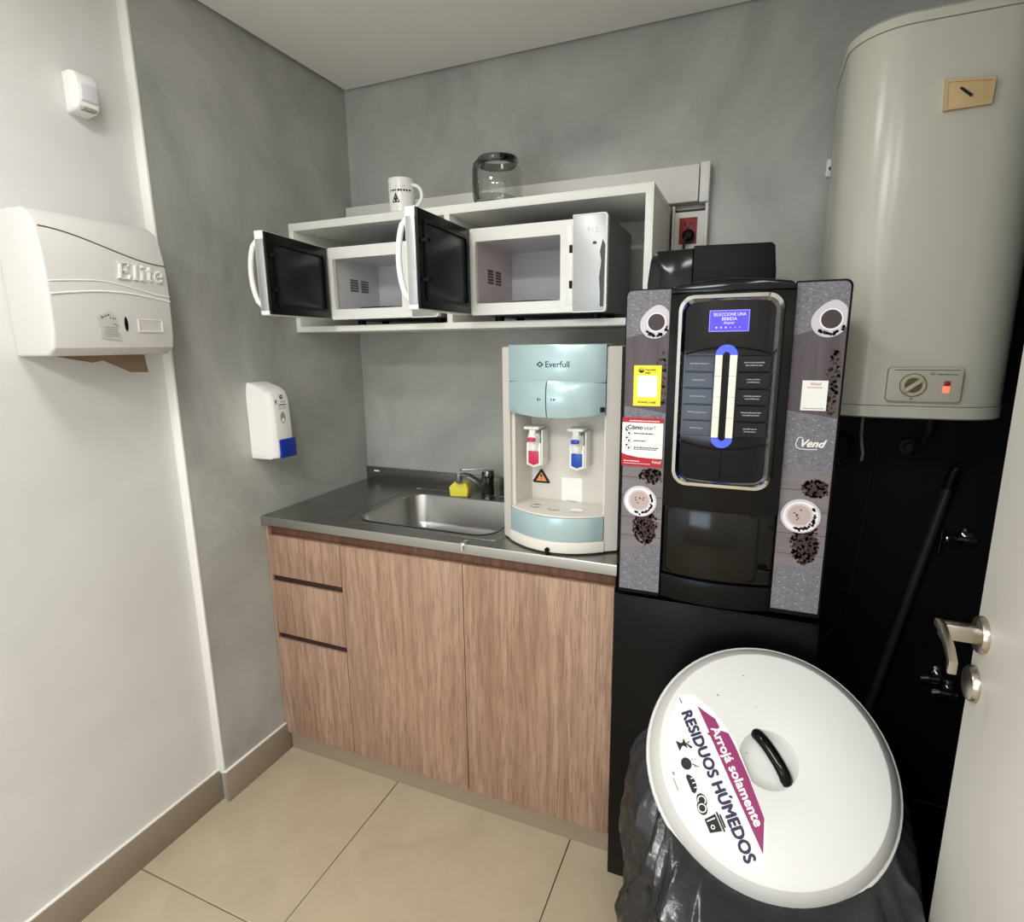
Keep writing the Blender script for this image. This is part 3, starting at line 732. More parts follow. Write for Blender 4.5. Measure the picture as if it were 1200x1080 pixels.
# upper teal shield and the two flaps below it
f1 = bow(L1+0.001, R0-0.001, -0.518, -0.522, -0.556)
uo = MB().prism(f1 + [(R0-0.001, -0.40), (L1+0.001, -0.40)], 1.3345, 1.430, 'xyz', bev=0.003).build('upper_shield', 'teal', wd)
def flap(xa, xb):
    mb = MB(); rows = []
    xs = [xa+(xb-xa)*k/10 for k in range(11)]
    def yf_(x, o):
        t = (x-(L1+R0)/2)/((R0-L1)/2); return -0.518-0.004*(t+1)/2-(0.038+o)*(1-t*t)
    secs = [(1.333, 0.000), (1.326, 0.006), (1.30, 0.010), (1.27, 0.008), (1.256, 0.002), (1.2545, -0.004)]
    vs = []; fs = []
    for z, o in secs:
        for x in xs:
            tt = abs((x-(L1+R0)/2)/((R0-L1)/2))
            vs.append((x, yf_(x, o), z - (0.010*(1-tt*tt) if z < 1.26 else 0) + (0.006*(1-tt*tt) if z > 1.33 else 0)))
    nb = len(vs)
    for a in range(len(secs)-1):
        for k in range(10): fs.append((a*11+k, a*11+k+1, (a+1)*11+k+1, (a+1)*11+k))
    for k in range(11): vs.append((xs[k], -0.41, 1.333))
    for k in range(11): vs.append((xs[k], -0.41, 1.2545))
    for k in range(10):
        fs.append((k, nb+k, nb+k+1, k+1)); b0 = (len(secs)-1)*11; fs.append((b0+k, b0+k+1, nb+11+k+1, nb+11+k))
    col = [a*11 for a in range(len(secs))]; fs.append(col + [nb+11, nb]); fs.append([c+10 for c in col][::-1] + [nb+10, nb+21])
    return mb.add(vs, fs)
fl_ = flap(L1+0.001, 0.9885).build('teal_flap', 'teal', wd)
fr_ = flap(0.9915, R0-0.001).build('teal_flap', 'teal', wd)
MB().box(0.9885, 0.9915, -0.553, -0.42, 1.256, 1.331).build('flap_gap', 'dark_line', wd)
def bow_warp(y_mid, ya=-0.518, yb=-0.522):
    def w(p):
        t = (p.x-(L1+R0)/2)/((R0-L1)/2); base = ya+(yb-ya)*(t+1)/2
        return Vector((p.x, base+(y_mid-(ya+yb)/2)*(1-t*t)-p.z, p.y))
    return w
dl = Decal(None, bow_warp(-0.556))
dl.text('Everfull', 0.984, 1.3735, 0.0215, 'black_print', 0.006, align='LEFT')
dl.stroke([(0.962, 1.3805), (0.970, 1.3865), (0.978, 1.3805), (0.970, 1.3750), (0.962, 1.3805)], 0.0028, 'black_print')
dl.build('lettering', uo)
dl = Decal(None, bow_warp(-0.568, -0.520, -0.524))
dl.rect(0.966, 0.970, 1.290, 1.297, 'grey_print').poly([(0.975, 1.290), (0.975, 1.297), (0.972, 1.2935)], 'black_print')
dl.build('flap_mark', fl_)
dl = Decal(None, bow_warp(-0.568, -0.520, -0.524))
dl.poly([(1.004, 1.290), (1.004, 1.297), (1.007, 1.2935)], 'black_print').rect(1.010, 1.015, 1.291, 1.296, 'grey_print')
dl.build('flap_mark', fr_)
# base: white foot, teal band, drip tray
fo = MB().prism(bow(L1-0.004, R0+0.002, -0.512, -0.520, -0.572) + [(R0+0.002, -0.40), (L1-0.004, -0.40)], ZT+0.004, 0.920, 'xyz', bev=0.004).build('white_foot', 'ivory', wd)
MB().prism(bow(L1+0.001, R0-0.001, -0.512, -0.520, -0.566) + [(R0-0.001, -0.40), (L1+0.001, -0.40)], 0.9205, 0.984, 'xyz', bev=0.002).build('teal_band', 'teal', wd)
trO = MB().prism(bow(L1+0.001, R0-0.001, -0.510, -0.518, -0.564) + [(R0-0.001, -0.41), (L1+0.001, -0.41)], 0.9845, 0.990, 'xyz', bev=0.002).build('drip_tray', 'ivory', wd)
for cx_, cy_ in ((0.938, -0.492), (0.995, -0.502), (1.055, -0.498)):
    MB().lathe([(0.0, 0.0004), (0.0125, 0.0004), (0.0145, 0.0012), (0.0175, 0.0012), (0.019, 0.0)], (cx_, cy_, 0.990), n=24).build('cup_ring', 'chrome', trO)
MB().cyl((0.997, -0.578, ZT+0.012), (0.997, -0.555, ZT+0.012), 0.0065, 16).box(0.992, 1.002, -0.574, -0.560, ZT+0.0005, ZT+0.012).build('drain_plug', 'black_matte', wd)
for fx_, fy_ in ((0.86, -0.46), (1.14, -0.46), (0.86, -0.14), (1.14, -0.14)):
    MB().cyl((fx_, fy_, ZT), (fx_, fy_, ZT+0.006), 0.012, 12).build('rubber_foot', 'black_matte', wd)
MB().box(R0-0.012, R0-0.002, -0.535, -0.505, 1.262, 1.274, 0.002).build('side_button', 'black_matte', wd)
def tap(xc, colour, ring_colour):
    to = MB()
    to.lathe([(0, -0.075), (0.0125, -0.075), (0.0145, -0.072), (0.0155, -0.045), (0.017, -0.02), (0.017, 0.0), (0.0, 0.0)], (xc, -0.412, 1.176), 'y', 20)   # barrel
    to.lathe([(0, 0), (0.014, 0), (0.0165, 0.010), (0.0185, 0.034), (0.016, 0.046), (0, 0.048)], (xc, -0.468, 1.144), n=24)
    to.box(xc-0.022, xc+0.022, -0.492, -0.446, 1.203, 1.211, 0.002)       # T-shaped top
    to.box(xc-0.009, xc+0.009, -0.486, -0.455, 1.188, 1.204, 0.002)
    to.cyl((xc, -0.468, 1.128), (xc, -0.468, 1.146), 0.0085, 16)
    o = to.build('tap', 'white_gloss', wd); ORIGIN[o.name] = ORIGIN[wd.name]
    MB().box(xc-0.011, xc+0.011, -0.497, -0.470, 1.170, 1.181, 0.003).build('safety_button', colour, o)
    pd = MB()
    out = [(xc-0.021, 1.164), (xc+0.021, 1.164), (xc+0.021, 1.102), (xc, 1.094), (xc-0.021, 1.102)]
    pd.prism(out, -0.474, -0.464, 'xzy', bev=0.0015)
    pd.build('paddle', 'white_gloss', o)
    MB().prism([(xc-0.015, 1.141), (xc+0.015, 1.141), (xc+0.015, 1.107), (xc, 1.101), (xc-0.015, 1.107)], -0.4765, -0.472, 'xzy', bev=0.001).build('paddle_insert', ring_colour, o)
    MB().box(xc+0.0205, xc+0.0255, -0.470, -0.414, 1.10, 1.20, 0.002).build('guide_rib', 'white_gloss', o)
tap(0.922, 'red_plastic', 'red_plastic')
tap(1.046, 'blue_plastic', 'blue_plastic')
ds = Decal(front_plane(-0.412))
ds.poly([(0.900, 1.036), (0.946, 1.036), (0.950, 1.040), (0.926, 1.077), (0.920, 1.077), (0.896, 1.040)], 'black_print').up().poly([(0.907, 1.042), (0.939, 1.042), (0.923, 1.068)], 'orange').up()
ds.poly(ell(0.923, 1.0575, 0.003, 0.005, 10), 'black_print').poly(ell(0.923, 1.0475, 0.002, 0.002, 8), 'red_print').stroke([(0.914, 1.046), (0.919, 1.049)], 0.001, 'red_print').stroke([(0.932, 1.046), (0.927, 1.049)], 0.001, 'red_print')
ds.build('warning_sticker', wd)['label'] = 'orange warning triangle sticker'
ds = Decal(front_plane(-0.412)); ds.slab(0.984, 1.045, 0.986, 1.058, 'paper'); ds.up().greek(1.000, 0.9895, 0.03, 0.0018, 'grey_print', 3)
ds.build('white_sticker', wd)['label'] = 'white square sticker'

# ================================================================== coffee vending machine
vm = thing('coffee_machine', 'tall black coffee vending machine with printed side panels on a black base', 'coffee machine', (1.42, -0.35, 0))
# base cabinet
bc = MB().box(1.189, 1.640, -0.619, -0.09, 0.0, 0.826, 0.002).build('base_cabinet', 'black_satin', vm)
MB().box(1.1895, 1.6395, -0.621, -0.6185, 0.012, 0.822, 0.002).build('base_door', 'black_satin', bc)
MB().box(1.215, 1.612, -0.600, -0.10, 0.826, 1.520, 0.006).build('machine_body', 'black_satin', vm)
# side panels with printed artwork
def panel(x0, x1, z0, z1, corner, label):
    mb = MB(); mb.prism(rrect(x0, x1, z0, z1, 0.014, 5, corner), -0.648, -0.58, 'xzy', bev=0.0015)
    o = mb.build('side_panel', 'black_matte', vm); o['label'] = label; ORIGIN[o.name] = ORIGIN[vm.name]; return o
def art(x0, x1, z0, z1, corner, cup_y, plate_y, seed, parent):
    """flat print on a side panel: knitted cloth, planks, two coffee cups seen from above, beans"""
    rnd = random.Random(seed); w = x1-x0
    d = Decal(front_plane(-0.6482))
    d.poly(rrect(x0, x1, z0, z1, 0.012, 5, corner), 'knit').up()
    # dark planks in the upper part and pale planks in the lower part
    d.poly([(x0, z1-0.10), (x1, z1-0.075), (x1, z1-0.262), (x0, z1-0.248)], 'plank_dark')
    d.poly([(x0, plate_y+0.088), (x1, plate_y+0.098), (x1, plate_y-0.095), (x0, plate_y-0.125)], 'plank_print').up()
    for k in range(3): d.rect(x0+w*(0.2+0.27*k), x0+w*(0.2+0.27*k)+0.0012, z1-0.25, z1-0.12, 'plank_line')
    for q in (0.055, 0.010, -0.040, -0.085): d.rect(x0, x1, plate_y+q, plate_y+q+0.0014, 'plank_line')
    # knit pattern: rows of diamonds in the cloth
    for zz in range(int((z1-z0)/0.011)):
        z = z0+0.007+zz*0.011
        in_cloth = (z > z1-0.085) or (plate_y+0.105 < z < z1-0.262) or (z < plate_y-0.125)
        if not in_cloth: continue
        for k in range(5):
            xx = x0 + w*(0.10+0.2*k) + (0.004 if zz % 2 else -0.004)
            if x0+0.003 < xx < x1-0.004: d.poly([(xx-0.0022, z), (xx, z-0.0014), (xx+0.0022, z), (xx, z+0.0014)], 'knit_dot' if (zz+k) % 2 else 'knit_dark')
    d.up()
    # beans: streams beside the cups
    def beans(cx, cy, rx, ry, nb):
        for _ in range(nb):
            a = rnd.uniform(0, 2*PI); q = math.sqrt(rnd.random()); bx = cx+rx*q*math.cos(a); by = cy+ry*q*math.sin(a)
            if x0+0.004 < bx < x1-0.004: d.poly(ell(bx, by, 0.0034, 0.0024, 7, rot=rnd.uniform(0, PI)), rnd.choice(('bean', 'bean', 'bean2')))
    d.poly(ell(x1-0.022, plate_y+0.062, 0.018, 0.016, 14, rot=0.5), 'bean'); d.poly(ell(x0+w*0.62, plate_y-0.062, 0.021, 0.036, 16, rot=0.2), 'bean').up()
    beans(x0+w*0.72, plate_y+0.060, 0.028, 0.018, 110); beans(x0+w*0.60, plate_y-0.058, 0.027, 0.046, 230); beans(x0+w*0.85, z1-0.19, 0.014, 0.065, 110 if seed == 2 else 60)
    d.up()
    # upper cup (black coffee, cropped by the panel edge)
    cx = x1-0.031; R = 0.031
    pl = [(min(px, x1-0.0015), py) for px, py in ell(cx, cup_y, R*1.02, R*0.98, 36)]
    pl = [(px, py + (0.011*min(1, max(0, (px-cx+0.022)/0.03)) if py > cup_y+0.004 else 0)) for px, py in pl]
    d.poly(pl, 'china').up()
    d.poly(ell(cx+0.003, cup_y+0.004, 0.0205, 0.0205, 26), 'white_print').up().poly(ell(cx+0.003, cup_y+0.004, 0.0178, 0.0178, 26), 'plum').up()
    for k in range(30):
        a = -PI*0.80+PI*0.70*rnd.random(); rr = 0.0255+rnd.uniform(-0.002, 0.0025); bx, by = cx+0.003+rr*math.cos(a), cup_y+0.002+rr*math.sin(a)
        if bx < x1-0.004: d.poly(ell(bx, by, 0.0032, 0.0022, 7, rot=rnd.uniform(0, PI)), 'bean')
    # lower cup (milk coffee)
    cx = x0+w*0.46
    d.poly(ell(cx, plate_y, 0.0375, 0.0365, 36), 'china').up().poly(ell(cx, plate_y-0.001, 0.0335, 0.0325, 32), 'white_print').up()
    d.poly(ell(cx-0.002, plate_y+0.002, 0.0255, 0.0255, 30), 'china').up().poly(ell(cx-0.002, plate_y+0.002, 0.0215, 0.0215, 28), 'latte').up()
    for k in range(7):
        a = rnd.uniform(0, 2*PI); q = rnd.uniform(0.003, 0.014); d.poly(ell(cx-0.002+q*math.cos(a), plate_y+0.002+q*math.sin(a), 0.0022, 0.0016, 7), 'bean2')
    for k in range(34):
        a = rnd.uniform(-PI*0.60, PI*0.20); rr = 0.0285+rnd.uniform(-0.0015, 0.0042)*(1 if -1.6 < a < -0.1 else 0.3)
        d.poly(ell(cx-0.002+rr*math.cos(a), plate_y+0.002+rr*math.sin(a), 0.0031, 0.0022, 7, rot=rnd.uniform(0, PI)), 'bean')
    return d.build('printed_artwork', parent)
PLX, PRX = (1.2065, 1.2985), (1.5375, 1.6290)
pl_ = panel(PLX[0]-0.003, PLX[1]+0.001, 0.848, 1.544, (0, 1, 0, 0), 'left panel printed with coffee cups')
art(PLX[0], PLX[1], 0.857, 1.541, (0, 1, 0, 0), 1.470, 1.075, 1, pl_)
pr_ = panel(PRX[0]-0.001, PRX[1]+0.004, 0.853, 1.546, (1, 0, 0, 0), 'right panel printed with coffee cups')
art(PRX[0], PRX[1], 0.863, 1.542, (1, 0, 0, 0), 1.468, 1.075, 2, pr_)
Z0 = 0.0032
# yellow payment sticker
d = Decal(front_plane(-0.648)); d.z = Z0
d.slab(1.226, 1.286, 1.294, 1.383, 'yellow', 0.0006).up().rect(1.2345, 1.2775, 1.314, 1.3605, 'paper').up()
d.ring(1.2425, 1.3715, 0.0045, 0.0062, 'black_print', 18, sy=0.75).poly(ell(1.2425, 1.3700, 0.005, 0.0026, 12), 'black_print')
d.text('mercado', 1.2505, 1.3715, 0.0065, 'black_print', 0.01, align='LEFT').text('pago', 1.2505, 1.3655, 0.0065, 'black_print', 0.01, align='LEFT')
d.text('Escaneá y pagá', 1.256, 1.3010, 0.0066, 'black_print', 0.008, 0.1)
d.build('yellow_sticker', pl_)['label'] = 'yellow payment sticker'
# how-to sticker
d = Decal(front_plane(-0.648)); d.z = Z0
d.slab(1.204, 1.2945, 1.157, 1.2675, 'paper', 0.0006).up()
d.rect(1.204, 1.2945, 1.2565, 1.2675, 'red_print')
d.poly([(1.204, 1.157), (1.2945, 1.157), (1.2945, 1.1765), (1.272, 1.1765), (1.240, 1.178), (1.215, 1.182), (1.204, 1.186)], 'red_print').up()
d.text('¿Cómo', 1.2490, 1.2415, 0.0132, 'black_print', 0.025, 0.15, align='RIGHT', sx=1.0).text('usar?', 1.2520, 1.2415, 0.0130, 'black_print', 0.0, align='LEFT')
d.greek(1.220, 1.2595, 0.066, 0.002, 'white_print', 5).greek(1.209, 1.1675, 0.036, 0.002, 'white_print', 6).greek(1.209, 1.1625, 0.060, 0.0012, 'white_print', 7)
d.text('Vend', 1.281, 1.1655, 0.010, 'white_print', 0.0, 0.35)
for k in range(3):
    zc = 1.2325-0.0168*k
    d.ring(1.219, zc, 0.0062, 0.0069, 'mid_print', 18).poly(ell(1.2145, zc+0.0062, 0.0022, 0.0022, 10), 'black_print').poly(ell(1.2195, zc-0.0005, 0.0028, 0.0030, 6), 'grey_print')
d.greek(1.2305, 1.2308, 0.042, 0.0026, 'black_print', 8).greek(1.2305, 1.2140, 0.027, 0.0026, 'black_print', 9).greek(1.2305, 1.1990, 0.054, 0.0024, 'black_print', 10).greek(1.2305, 1.1950, 0.050, 0.0022, 'grey_print', 11)
d.build('instruction_sticker', pl_)['label'] = 'red and white instruction sticker'
# right sticker and brand lettering
d = Decal(front_plane(-0.648)); d.z = Z0
d.slab(1.561, 1.6065, 1.295, 1.3545, 'paper', 0.0006).up()
d.text('Vend', 1.5835, 1.3450, 0.0095, 'red_print', 0.0, 0.35).greek(1.570, 1.3400, 0.027, 0.0014, 'red_print', 12).greek(1.566, 1.2985, 0.036, 0.0014, 'grey_print', 13)
d.build('white_sticker', pr_)['label'] = 'white sticker with red lettering'
d = Decal(front_plane(-0.648)); d.z = Z0
d.text('Vend', 1.5865, 1.2215, 0.0215, 'white_print', 0.03, 0.4)
d.stroke([(1.5625, 1.2390), (1.5600, 1.2330), (1.5585, 1.2260), (1.5610, 1.2190), (1.568, 1.2165), (1.582, 1.2160), (1.598, 1.2172)], 0.0017, 'white_print')
d.stroke([(1.5625, 1.2390), (1.566, 1.2410), (1.570, 1.2395)], 0.0015, 'white_print')
d.build('script_lettering', pr_)

# centre door with chrome frame
CX0, CX1 = 1.3015, 1.5355
cxm = (CX0+CX1)/2
def cd_y(x, b=0.022, y0=-0.664): t = (x-cxm)/((CX1-CX0)/2); return y0-b*(1-t*t)
outl = [(CX0+(CX1-CX0)*k/14, cd_y(CX0+(CX1-CX0)*k/14, 0.012)) for k in range(15)] + [(CX1, -0.59), (CX0, -0.59)]
cdo = MB().prism(outl, 1.074, 1.53, 'xyz', bev=0.002)
arch = [(CX0, 1.53)] + [(CX0+0.012*(1-math.cos(a)), 1.53+0.016*math.sin(a)) for a in (0.5, 1.0, 1.5)] + [(cxm-0.05, 1.553), (cxm, 1.556), (cxm+0.05, 1.553)] + [(CX1-0.012*(1-math.cos(a)), 1.53+0.016*math.sin(a)) for a in (1.5, 1.0, 0.5)] + [(CX1, 1.53)]
cdo.prism(arch, -0.672, -0.59, 'xzy', bev=0.004)
cd = cdo.build('front_door', 'black_gloss', vm); ORIGIN[cd.name] = ORIGIN[vm.name]
RX0, RX1, RZ0, RZ1 = 1.3165, 1.520, 1.126, 1.5275
def ringy(p): return cd_y(p[0], 0.012)
ch = MB()
o_ = rrect(RX0, RX1, RZ0, RZ1, 0.034, 8); m_ = rrect(RX0+0.010, RX1-0.010, RZ0+0.010, RZ1-0.010, 0.026, 8); i_ = rrect(RX0+0.0175, RX1-0.0175, RZ0+0.0175, RZ1-0.0175, 0.020, 8)
nn = len(o_)
vs_ = [(x, cd_y(x, 0.012)+0.002, z) for x, z in o_] + [(x, cd_y(x, 0.012)-0.010, z) for x, z in rrect(RX0+0.003, RX1-0.003, RZ0+0.003, RZ1-0.003, 0.031, 8)] + [(x, cd_y(x, 0.012)-0.012, z) for x, z in m_] + [(x, cd_y(x, 0.012)-0.0015, z) for x, z in i_]
fs_ = [(a*nn+i, a*nn+(i+1) % nn, (a+1)*nn+(i+1) % nn, (a+1)*nn+i) for a in range(3) for i in range(nn)]
ch.add(vs_, fs_).build('chrome_frame', 'chrome', cd, smooth=30)
# black glass fascia inside the frame
def strip_mesh(xa, xb, za, zb, off, n=12):
    vs = []; fs = []
    for k in range(n+1):
        x = xa+(xb-xa)*k/n; y = cd_y(x, 0.012)-off; vs += [(x, y, za), (x, y, zb)]
    for k in range(n): fs.append((2*k, 2*k+2, 2*k+3, 2*k+1))
    return vs, fs
gmb = MB(); gmb.add(*strip_mesh(RX0+0.014, RX1-0.014, RZ0+0.014, RZ1-0.014, 0.0022)); gmb.build('glass_fascia', 'black_glass', cd)
def door_warp(off):
    return lambda p: Vector((p.x, cd_y(p.x, 0.012)-off-p.z, p.y))
# lower and upper curved seams of the fascia
for zc, sg in ((1.418, 1), (1.213, -1)):
    pts = [(x, cd_y(x, 0.012)-0.0035, zc+sg*(-0.012+0.014*(1-((x-cxm)/0.085)**2))) for x in [cxm-0.082+0.164*k/16 for k in range(17)]]
    MB().tube(pts, 0.0022, 6).build('fascia_seam', 'black_gloss', cd)
ar = MB()
ar.tube([(1.418, cd_y(1.418, 0.012)-0.003, 1.205), (1.418, cd_y(1.418, 0.012)-0.003, 1.146)], 0.0012, 6).build('fascia_seam', 'black_gloss', cd)
ar = MB()
ar.tube([(1.4175, cd_y(1.4175, 0.012)-0.003, 1.425), (1.4175, cd_y(1.4175, 0.012)-0.003, 1.437)], 0.0010, 6)
ar.build('fascia_seam', 'button', cd)
# lcd
lc = Decal(front_plane(cd_y(1.418, 0.012)-0.0036)); lc.rect(1.380, 1.4555, 1.4515, 1.4935, 'lcd_edge').up().rect(1.3815, 1.454, 1.453, 1.492, 'lcd').up()
lc.text('SELECCIONE UNA', 1.418, 1.4822, 0.0088, 'lcd_text', 0.0, sx=0.86).text('BEBIDA', 1.418, 1.4735, 0.0088, 'lcd_text', 0.0).text('Azucar', 1.418, 1.4665, 0.0075, 'lcd_text')
for k in range(6): lc.poly(ell(1.3945+0.0088*k, 1.4595, 0.0016 if k < 3 else 0.0009, 0.0017 if k < 3 else 0.0009, 10), 'lcd_text')
lc.build('lcd_screen', cd)['label'] = 'lit blue display'
# two ivory light strips with blue ends
for xa, xb in ((1.3965, 1.4100), (1.4240, 1.4380)):
    ym = cd_y((xa+xb)/2, 0.012); sl = MB().box(xa, xb, ym-0.009, ym-0.001, 1.236, 1.4055, 0.0012)
    so_ = sl.build('light_strip', 'strip', cd); so_['label'] = 'ivory light strip'; ORIGIN[so_.name] = ORIGIN[cd.name]
    for zi in (1, 2, 3): MB().box(xa+0.0005, xb-0.0005, ym-0.0092, ym-0.006, 1.236+0.1695*zi/4-0.0004, 1.236+0.1695*zi/4+0.0004).build('strip_joint', 'mid_print', cd)
for zc, a0 in ((1.406, 0.0), (1.235, PI)):
    vs = []; fs = []; n = 14
    for i in range(n+1):
        a = a0+PI*i/n
        for rr in (0.0062, 0.0210): 
            x = 1.4172+rr*math.cos(a); z = zc+rr*math.sin(a)*0.95
            vs += [(x, cd_y(x, 0.012)-0.009, z), (x, cd_y(x, 0.012)-0.001, z)]
    for i in range(n):
        p = i*4; q = p+4
        fs += [(p, q, q+2, p+2), (p+2, q+2, q+3, p+3), (p+1, q+1, q, p)]
    MB().add(vs, fs).build('blue_light_cap', 'blue_led', cd, smooth=30)['label'] = 'blue lit end of the light strips'
MB().box(1.4105, 1.4235, cd_y(1.417, 0.012)-0.004, cd_y(1.417, 0.012)-0.001, 1.236, 1.404).build('centre_slot', 'black_gloss', cd)
for k in range(5):
    z1_ = 1.404-0.0335*k; z0_ = z1_-0.0322
    for xa, xb in ((1.3375, 1.3935), (1.4420, 1.4985)):
        b_ = MB(); ym = min(cd_y(xa, 0.012), cd_y(xb, 0.012))
        vs = []; fs = []
        for q in range(5):
            x = xa+(xb-xa)*q/4; y = cd_y(x, 0.012)
            vs += [(x, y-0.0022, z0_), (x, y-0.0052, z0_+0.0012), (x, y-0.0052, z1_-0.0012), (x, y-0.0022, z1_)]
        for q in range(4):
            for r_ in range(3): fs.append((q*4+r_, (q+1)*4+r_, (q+1)*4+r_+1, q*4+r_+1))
        fs += [(0, 1, 2, 3), (19, 18, 17, 16)]
        bo_ = b_.add(vs, fs).build('selection_button', 'button', cd, smooth=20)
        dd = Decal(None, door_warp(0.0053)); xm_ = (xa+xb)/2; ln = 0.013+0.003*((k*7+int(xa*1000)) % 3)
        if xa < 1.4:
            dd.greek(xm_-ln, z0_+0.0150, 2*ln, 0.0024, 'mid_print', k+20)
        else:
            dd.greek(xm_-ln, z0_+0.0172, 2*ln, 0.0024, 'mid_print', k+30); dd.greek(xm_-ln*0.85, z0_+0.0118, 1.7*ln, 0.0024, 'mid_print', k+40)
        dd.build('button_legend', cd)
# dispensing bay: smoked flap with a curved top, and the sill below
by = MB(); by.prism([(CX0+(CX1-CX0)*k/14, cd_y(CX0+(CX1-CX0)*k/14, 0.020, -0.640)) for k in range(15)] + [(CX1, -0.59), (CX0, -0.59)], 0.9085, 1.070, 'xyz', bev=0.003)
bay = by.build('dispensing_flap', 'smoked', vm)
bf = MB(); ring(bf, rrect(CX0+0.004, CX1-0.030, 0.9120, 1.067, 0.012, 5), rrect(CX0+0.008, CX1-0.034, 0.916, 1.063, 0.010, 5), -0.001, 0.001)
vv = [Vector((p.x, cd_y(p.x, 0.020, -0.640)-0.0012-p.z, p.y)) for p in bf.v]; bf.v = vv; bf.build('flap_border', 'black_gloss', bay)
MB().prism([(CX0+(CX1-CX0)*k/14, cd_y(CX0+(CX1-CX0)*k/14, 0.022, -0.645)) for k in range(15)] + [(CX1, -0.59), (CX0, -0.59)], 0.850, 0.9065, 'xyz', bev=0.002).build('front_sill', 'black_satin', vm)
MB().box(CX1-0.026, CX1-0.004, -0.662, -0.650, 0.944, 0.950, 0.001).build('flap_stop', 'black_gloss', vm)
# bean hopper on top
hpz0, hpz1 = 1.520, 1.652
hs = MB(); hs.prism([(1.210, hpz0), (1.208, 1.575), (1.214, 1.630), (1.222, 1.647), (1.232, hpz1), (1.3165, hpz1+0.002), (1.3165, hpz0)], -0.42, -0.16, 'xzy', bev=0.005)
hs.build('bean_hopper', 'smoked', vm)['label'] = 'translucent smoked bean hopper'
MB().prism([(1.3175, hpz0), (1.3175, hpz1+0.006), (1.488, hpz1+0.002), (1.496, hpz1-0.004), (1.502, 1.59), (1.503, hpz0)], -0.43, -0.16, 'xzy', bev=0.005).build('bean_hopper', 'black_matte', vm)

# ================================================================== water heater
wh = thing('water_heater', 'large cream electric water heater hanging at the right end of the back wall', 'water heater', (1.804, -0.2, 1.25))
HX0, HX1, HY0, HY1 = 1.618, 1.990, -0.410, -0.03
def hprof(g): return rrect(HX0-g, HX1+g, HY0-g, HY1+g, 0.11+g, 12, (1, 1, 1, 1))
MB().prism(hprof(0), 1.2865, 2.055, 'xyz').build('tank', 'heater', wh)
hc = MB()
def loft(mb, secs):
    n = len(secs[0][0]); vs = [(x, y, z) for pts, z in secs for x, y in pts]
    fs = [(a*n+i, a*n+(i+1) % n, (a+1)*n+(i+1) % n, (a+1)*n+i) for a in range(len(secs)-1) for i in range(n)]
    fs.append([i for i in range(n)][::-1]); fs.append([(len(secs)-1)*n+i for i in range(n)]); return mb.add(vs, fs)
loft(hc, [(hprof(-0.010), 2.0552), (hprof(0.003), 2.0565), (hprof(0.003), 2.074), (hprof(-0.006), 2.083), (hprof(-0.05), 2.092), (hprof(-0.1), 2.095)]).build('top_cap', 'heater', wh)
loft(MB(), [(hprof(-0.02), 1.256), (hprof(-0.004), 1.2565), (hprof(0.002), 1.260), (hprof(0.002), 1.285), (hprof(-0.01), 1.2864)]).build('bottom_cap', 'heater', wh)
cpn = MB(); cpn.prism(rrect(1.746, 1.884, 1.297, 1.372, 0.009, 5), -0.426, -0.408, 'xzy', bev=0.003)
cpo = cpn.build('control_panel', 'heater_trim', wh)
kx, kz = 1.7945, 1.3335
kb = MB(); kb.lathe([(0, -0.004), (0.0225, -0.004), (0.0245, -0.002), (0.0245, 0)], (kx, -0.4262, kz), 'y', 32)
kb.lathe([(0.0165, -0.0045), (0.0165, -0.005), (0, -0.005)], (kx, -0.4262, kz), 'y', 28, 1)
ring(kb, ell(kx, kz, 0.0255, 0.0255, 32), ell(kx, kz, 0.0242, 0.0242, 32), -0.429, -0.4255, 'xzy', 1)
KT = Matrix.Translation((kx, -0.431, kz)) @ Matrix.Rotation(-math.radians(40), 4, 'Y')
kb.box(-0.0215, 0.0215, -0.006, 0.003, -0.0045, 0.0045, 0.0018, 0, T=KT)
kb.build('thermostat_knob', ['beige_knob', 'brown_disc'], cpo)
MB().box(1.850, 1.862, -0.4295, -0.424, 1.318, 1.332, 0.002).build('indicator_lamp', 'lamp_red', cpo)['label'] = 'red lit indicator'
MB().box(1.850, 1.862, -0.4293, -0.424, 1.3325, 1.343, 0.002).build('lamp_lens', 'lamp_dark', cpo)
d = Decal(front_plane(-0.4262)); d.rect(1.757, 1.877, 1.3655, 1.3672, 'grey_print').text('W', 1.828, 1.3545, 0.0095, 'grey_print', 0.01).greek(1.836, 1.3560, 0.038, 0.0022, 'grey_print', 14)
d.poly([(1.790, 1.3020), (1.794, 1.3060), (1.798, 1.3020)], 'grey_print').build('panel_print', cpo)
tm = MB(); tm.prism([(1.788, 1.883), (1.866, 1.8845), (1.868, 1.9315), (1.785, 1.941)], -0.418, -0.408, 'xzy', bev=0.0015)
tmo = tm.build('thermometer', 'thermo', wh); tmo['label'] = 'tan thermometer plate with black needle'
tr_ = MB(); ring(tr_, [(1.788, 1.883), (1.866, 1.8845), (1.868, 1.9315), (1.785, 1.941)], [(1.7925, 1.8885), (1.8625, 1.8895), (1.8635, 1.9275), (1.790, 1.9345)], -0.4205, -0.4165, 'xzy')
tr_.build('thermometer_rim', 'thermo', tmo)
MB().prism([(1.8100, 1.9205), (1.8130, 1.9225), (1.8335, 1.9055), (1.8305, 1.9020)], -0.4215, -0.4178, 'xzy', bev=0.0004).build('needle', 'black_print', tmo)
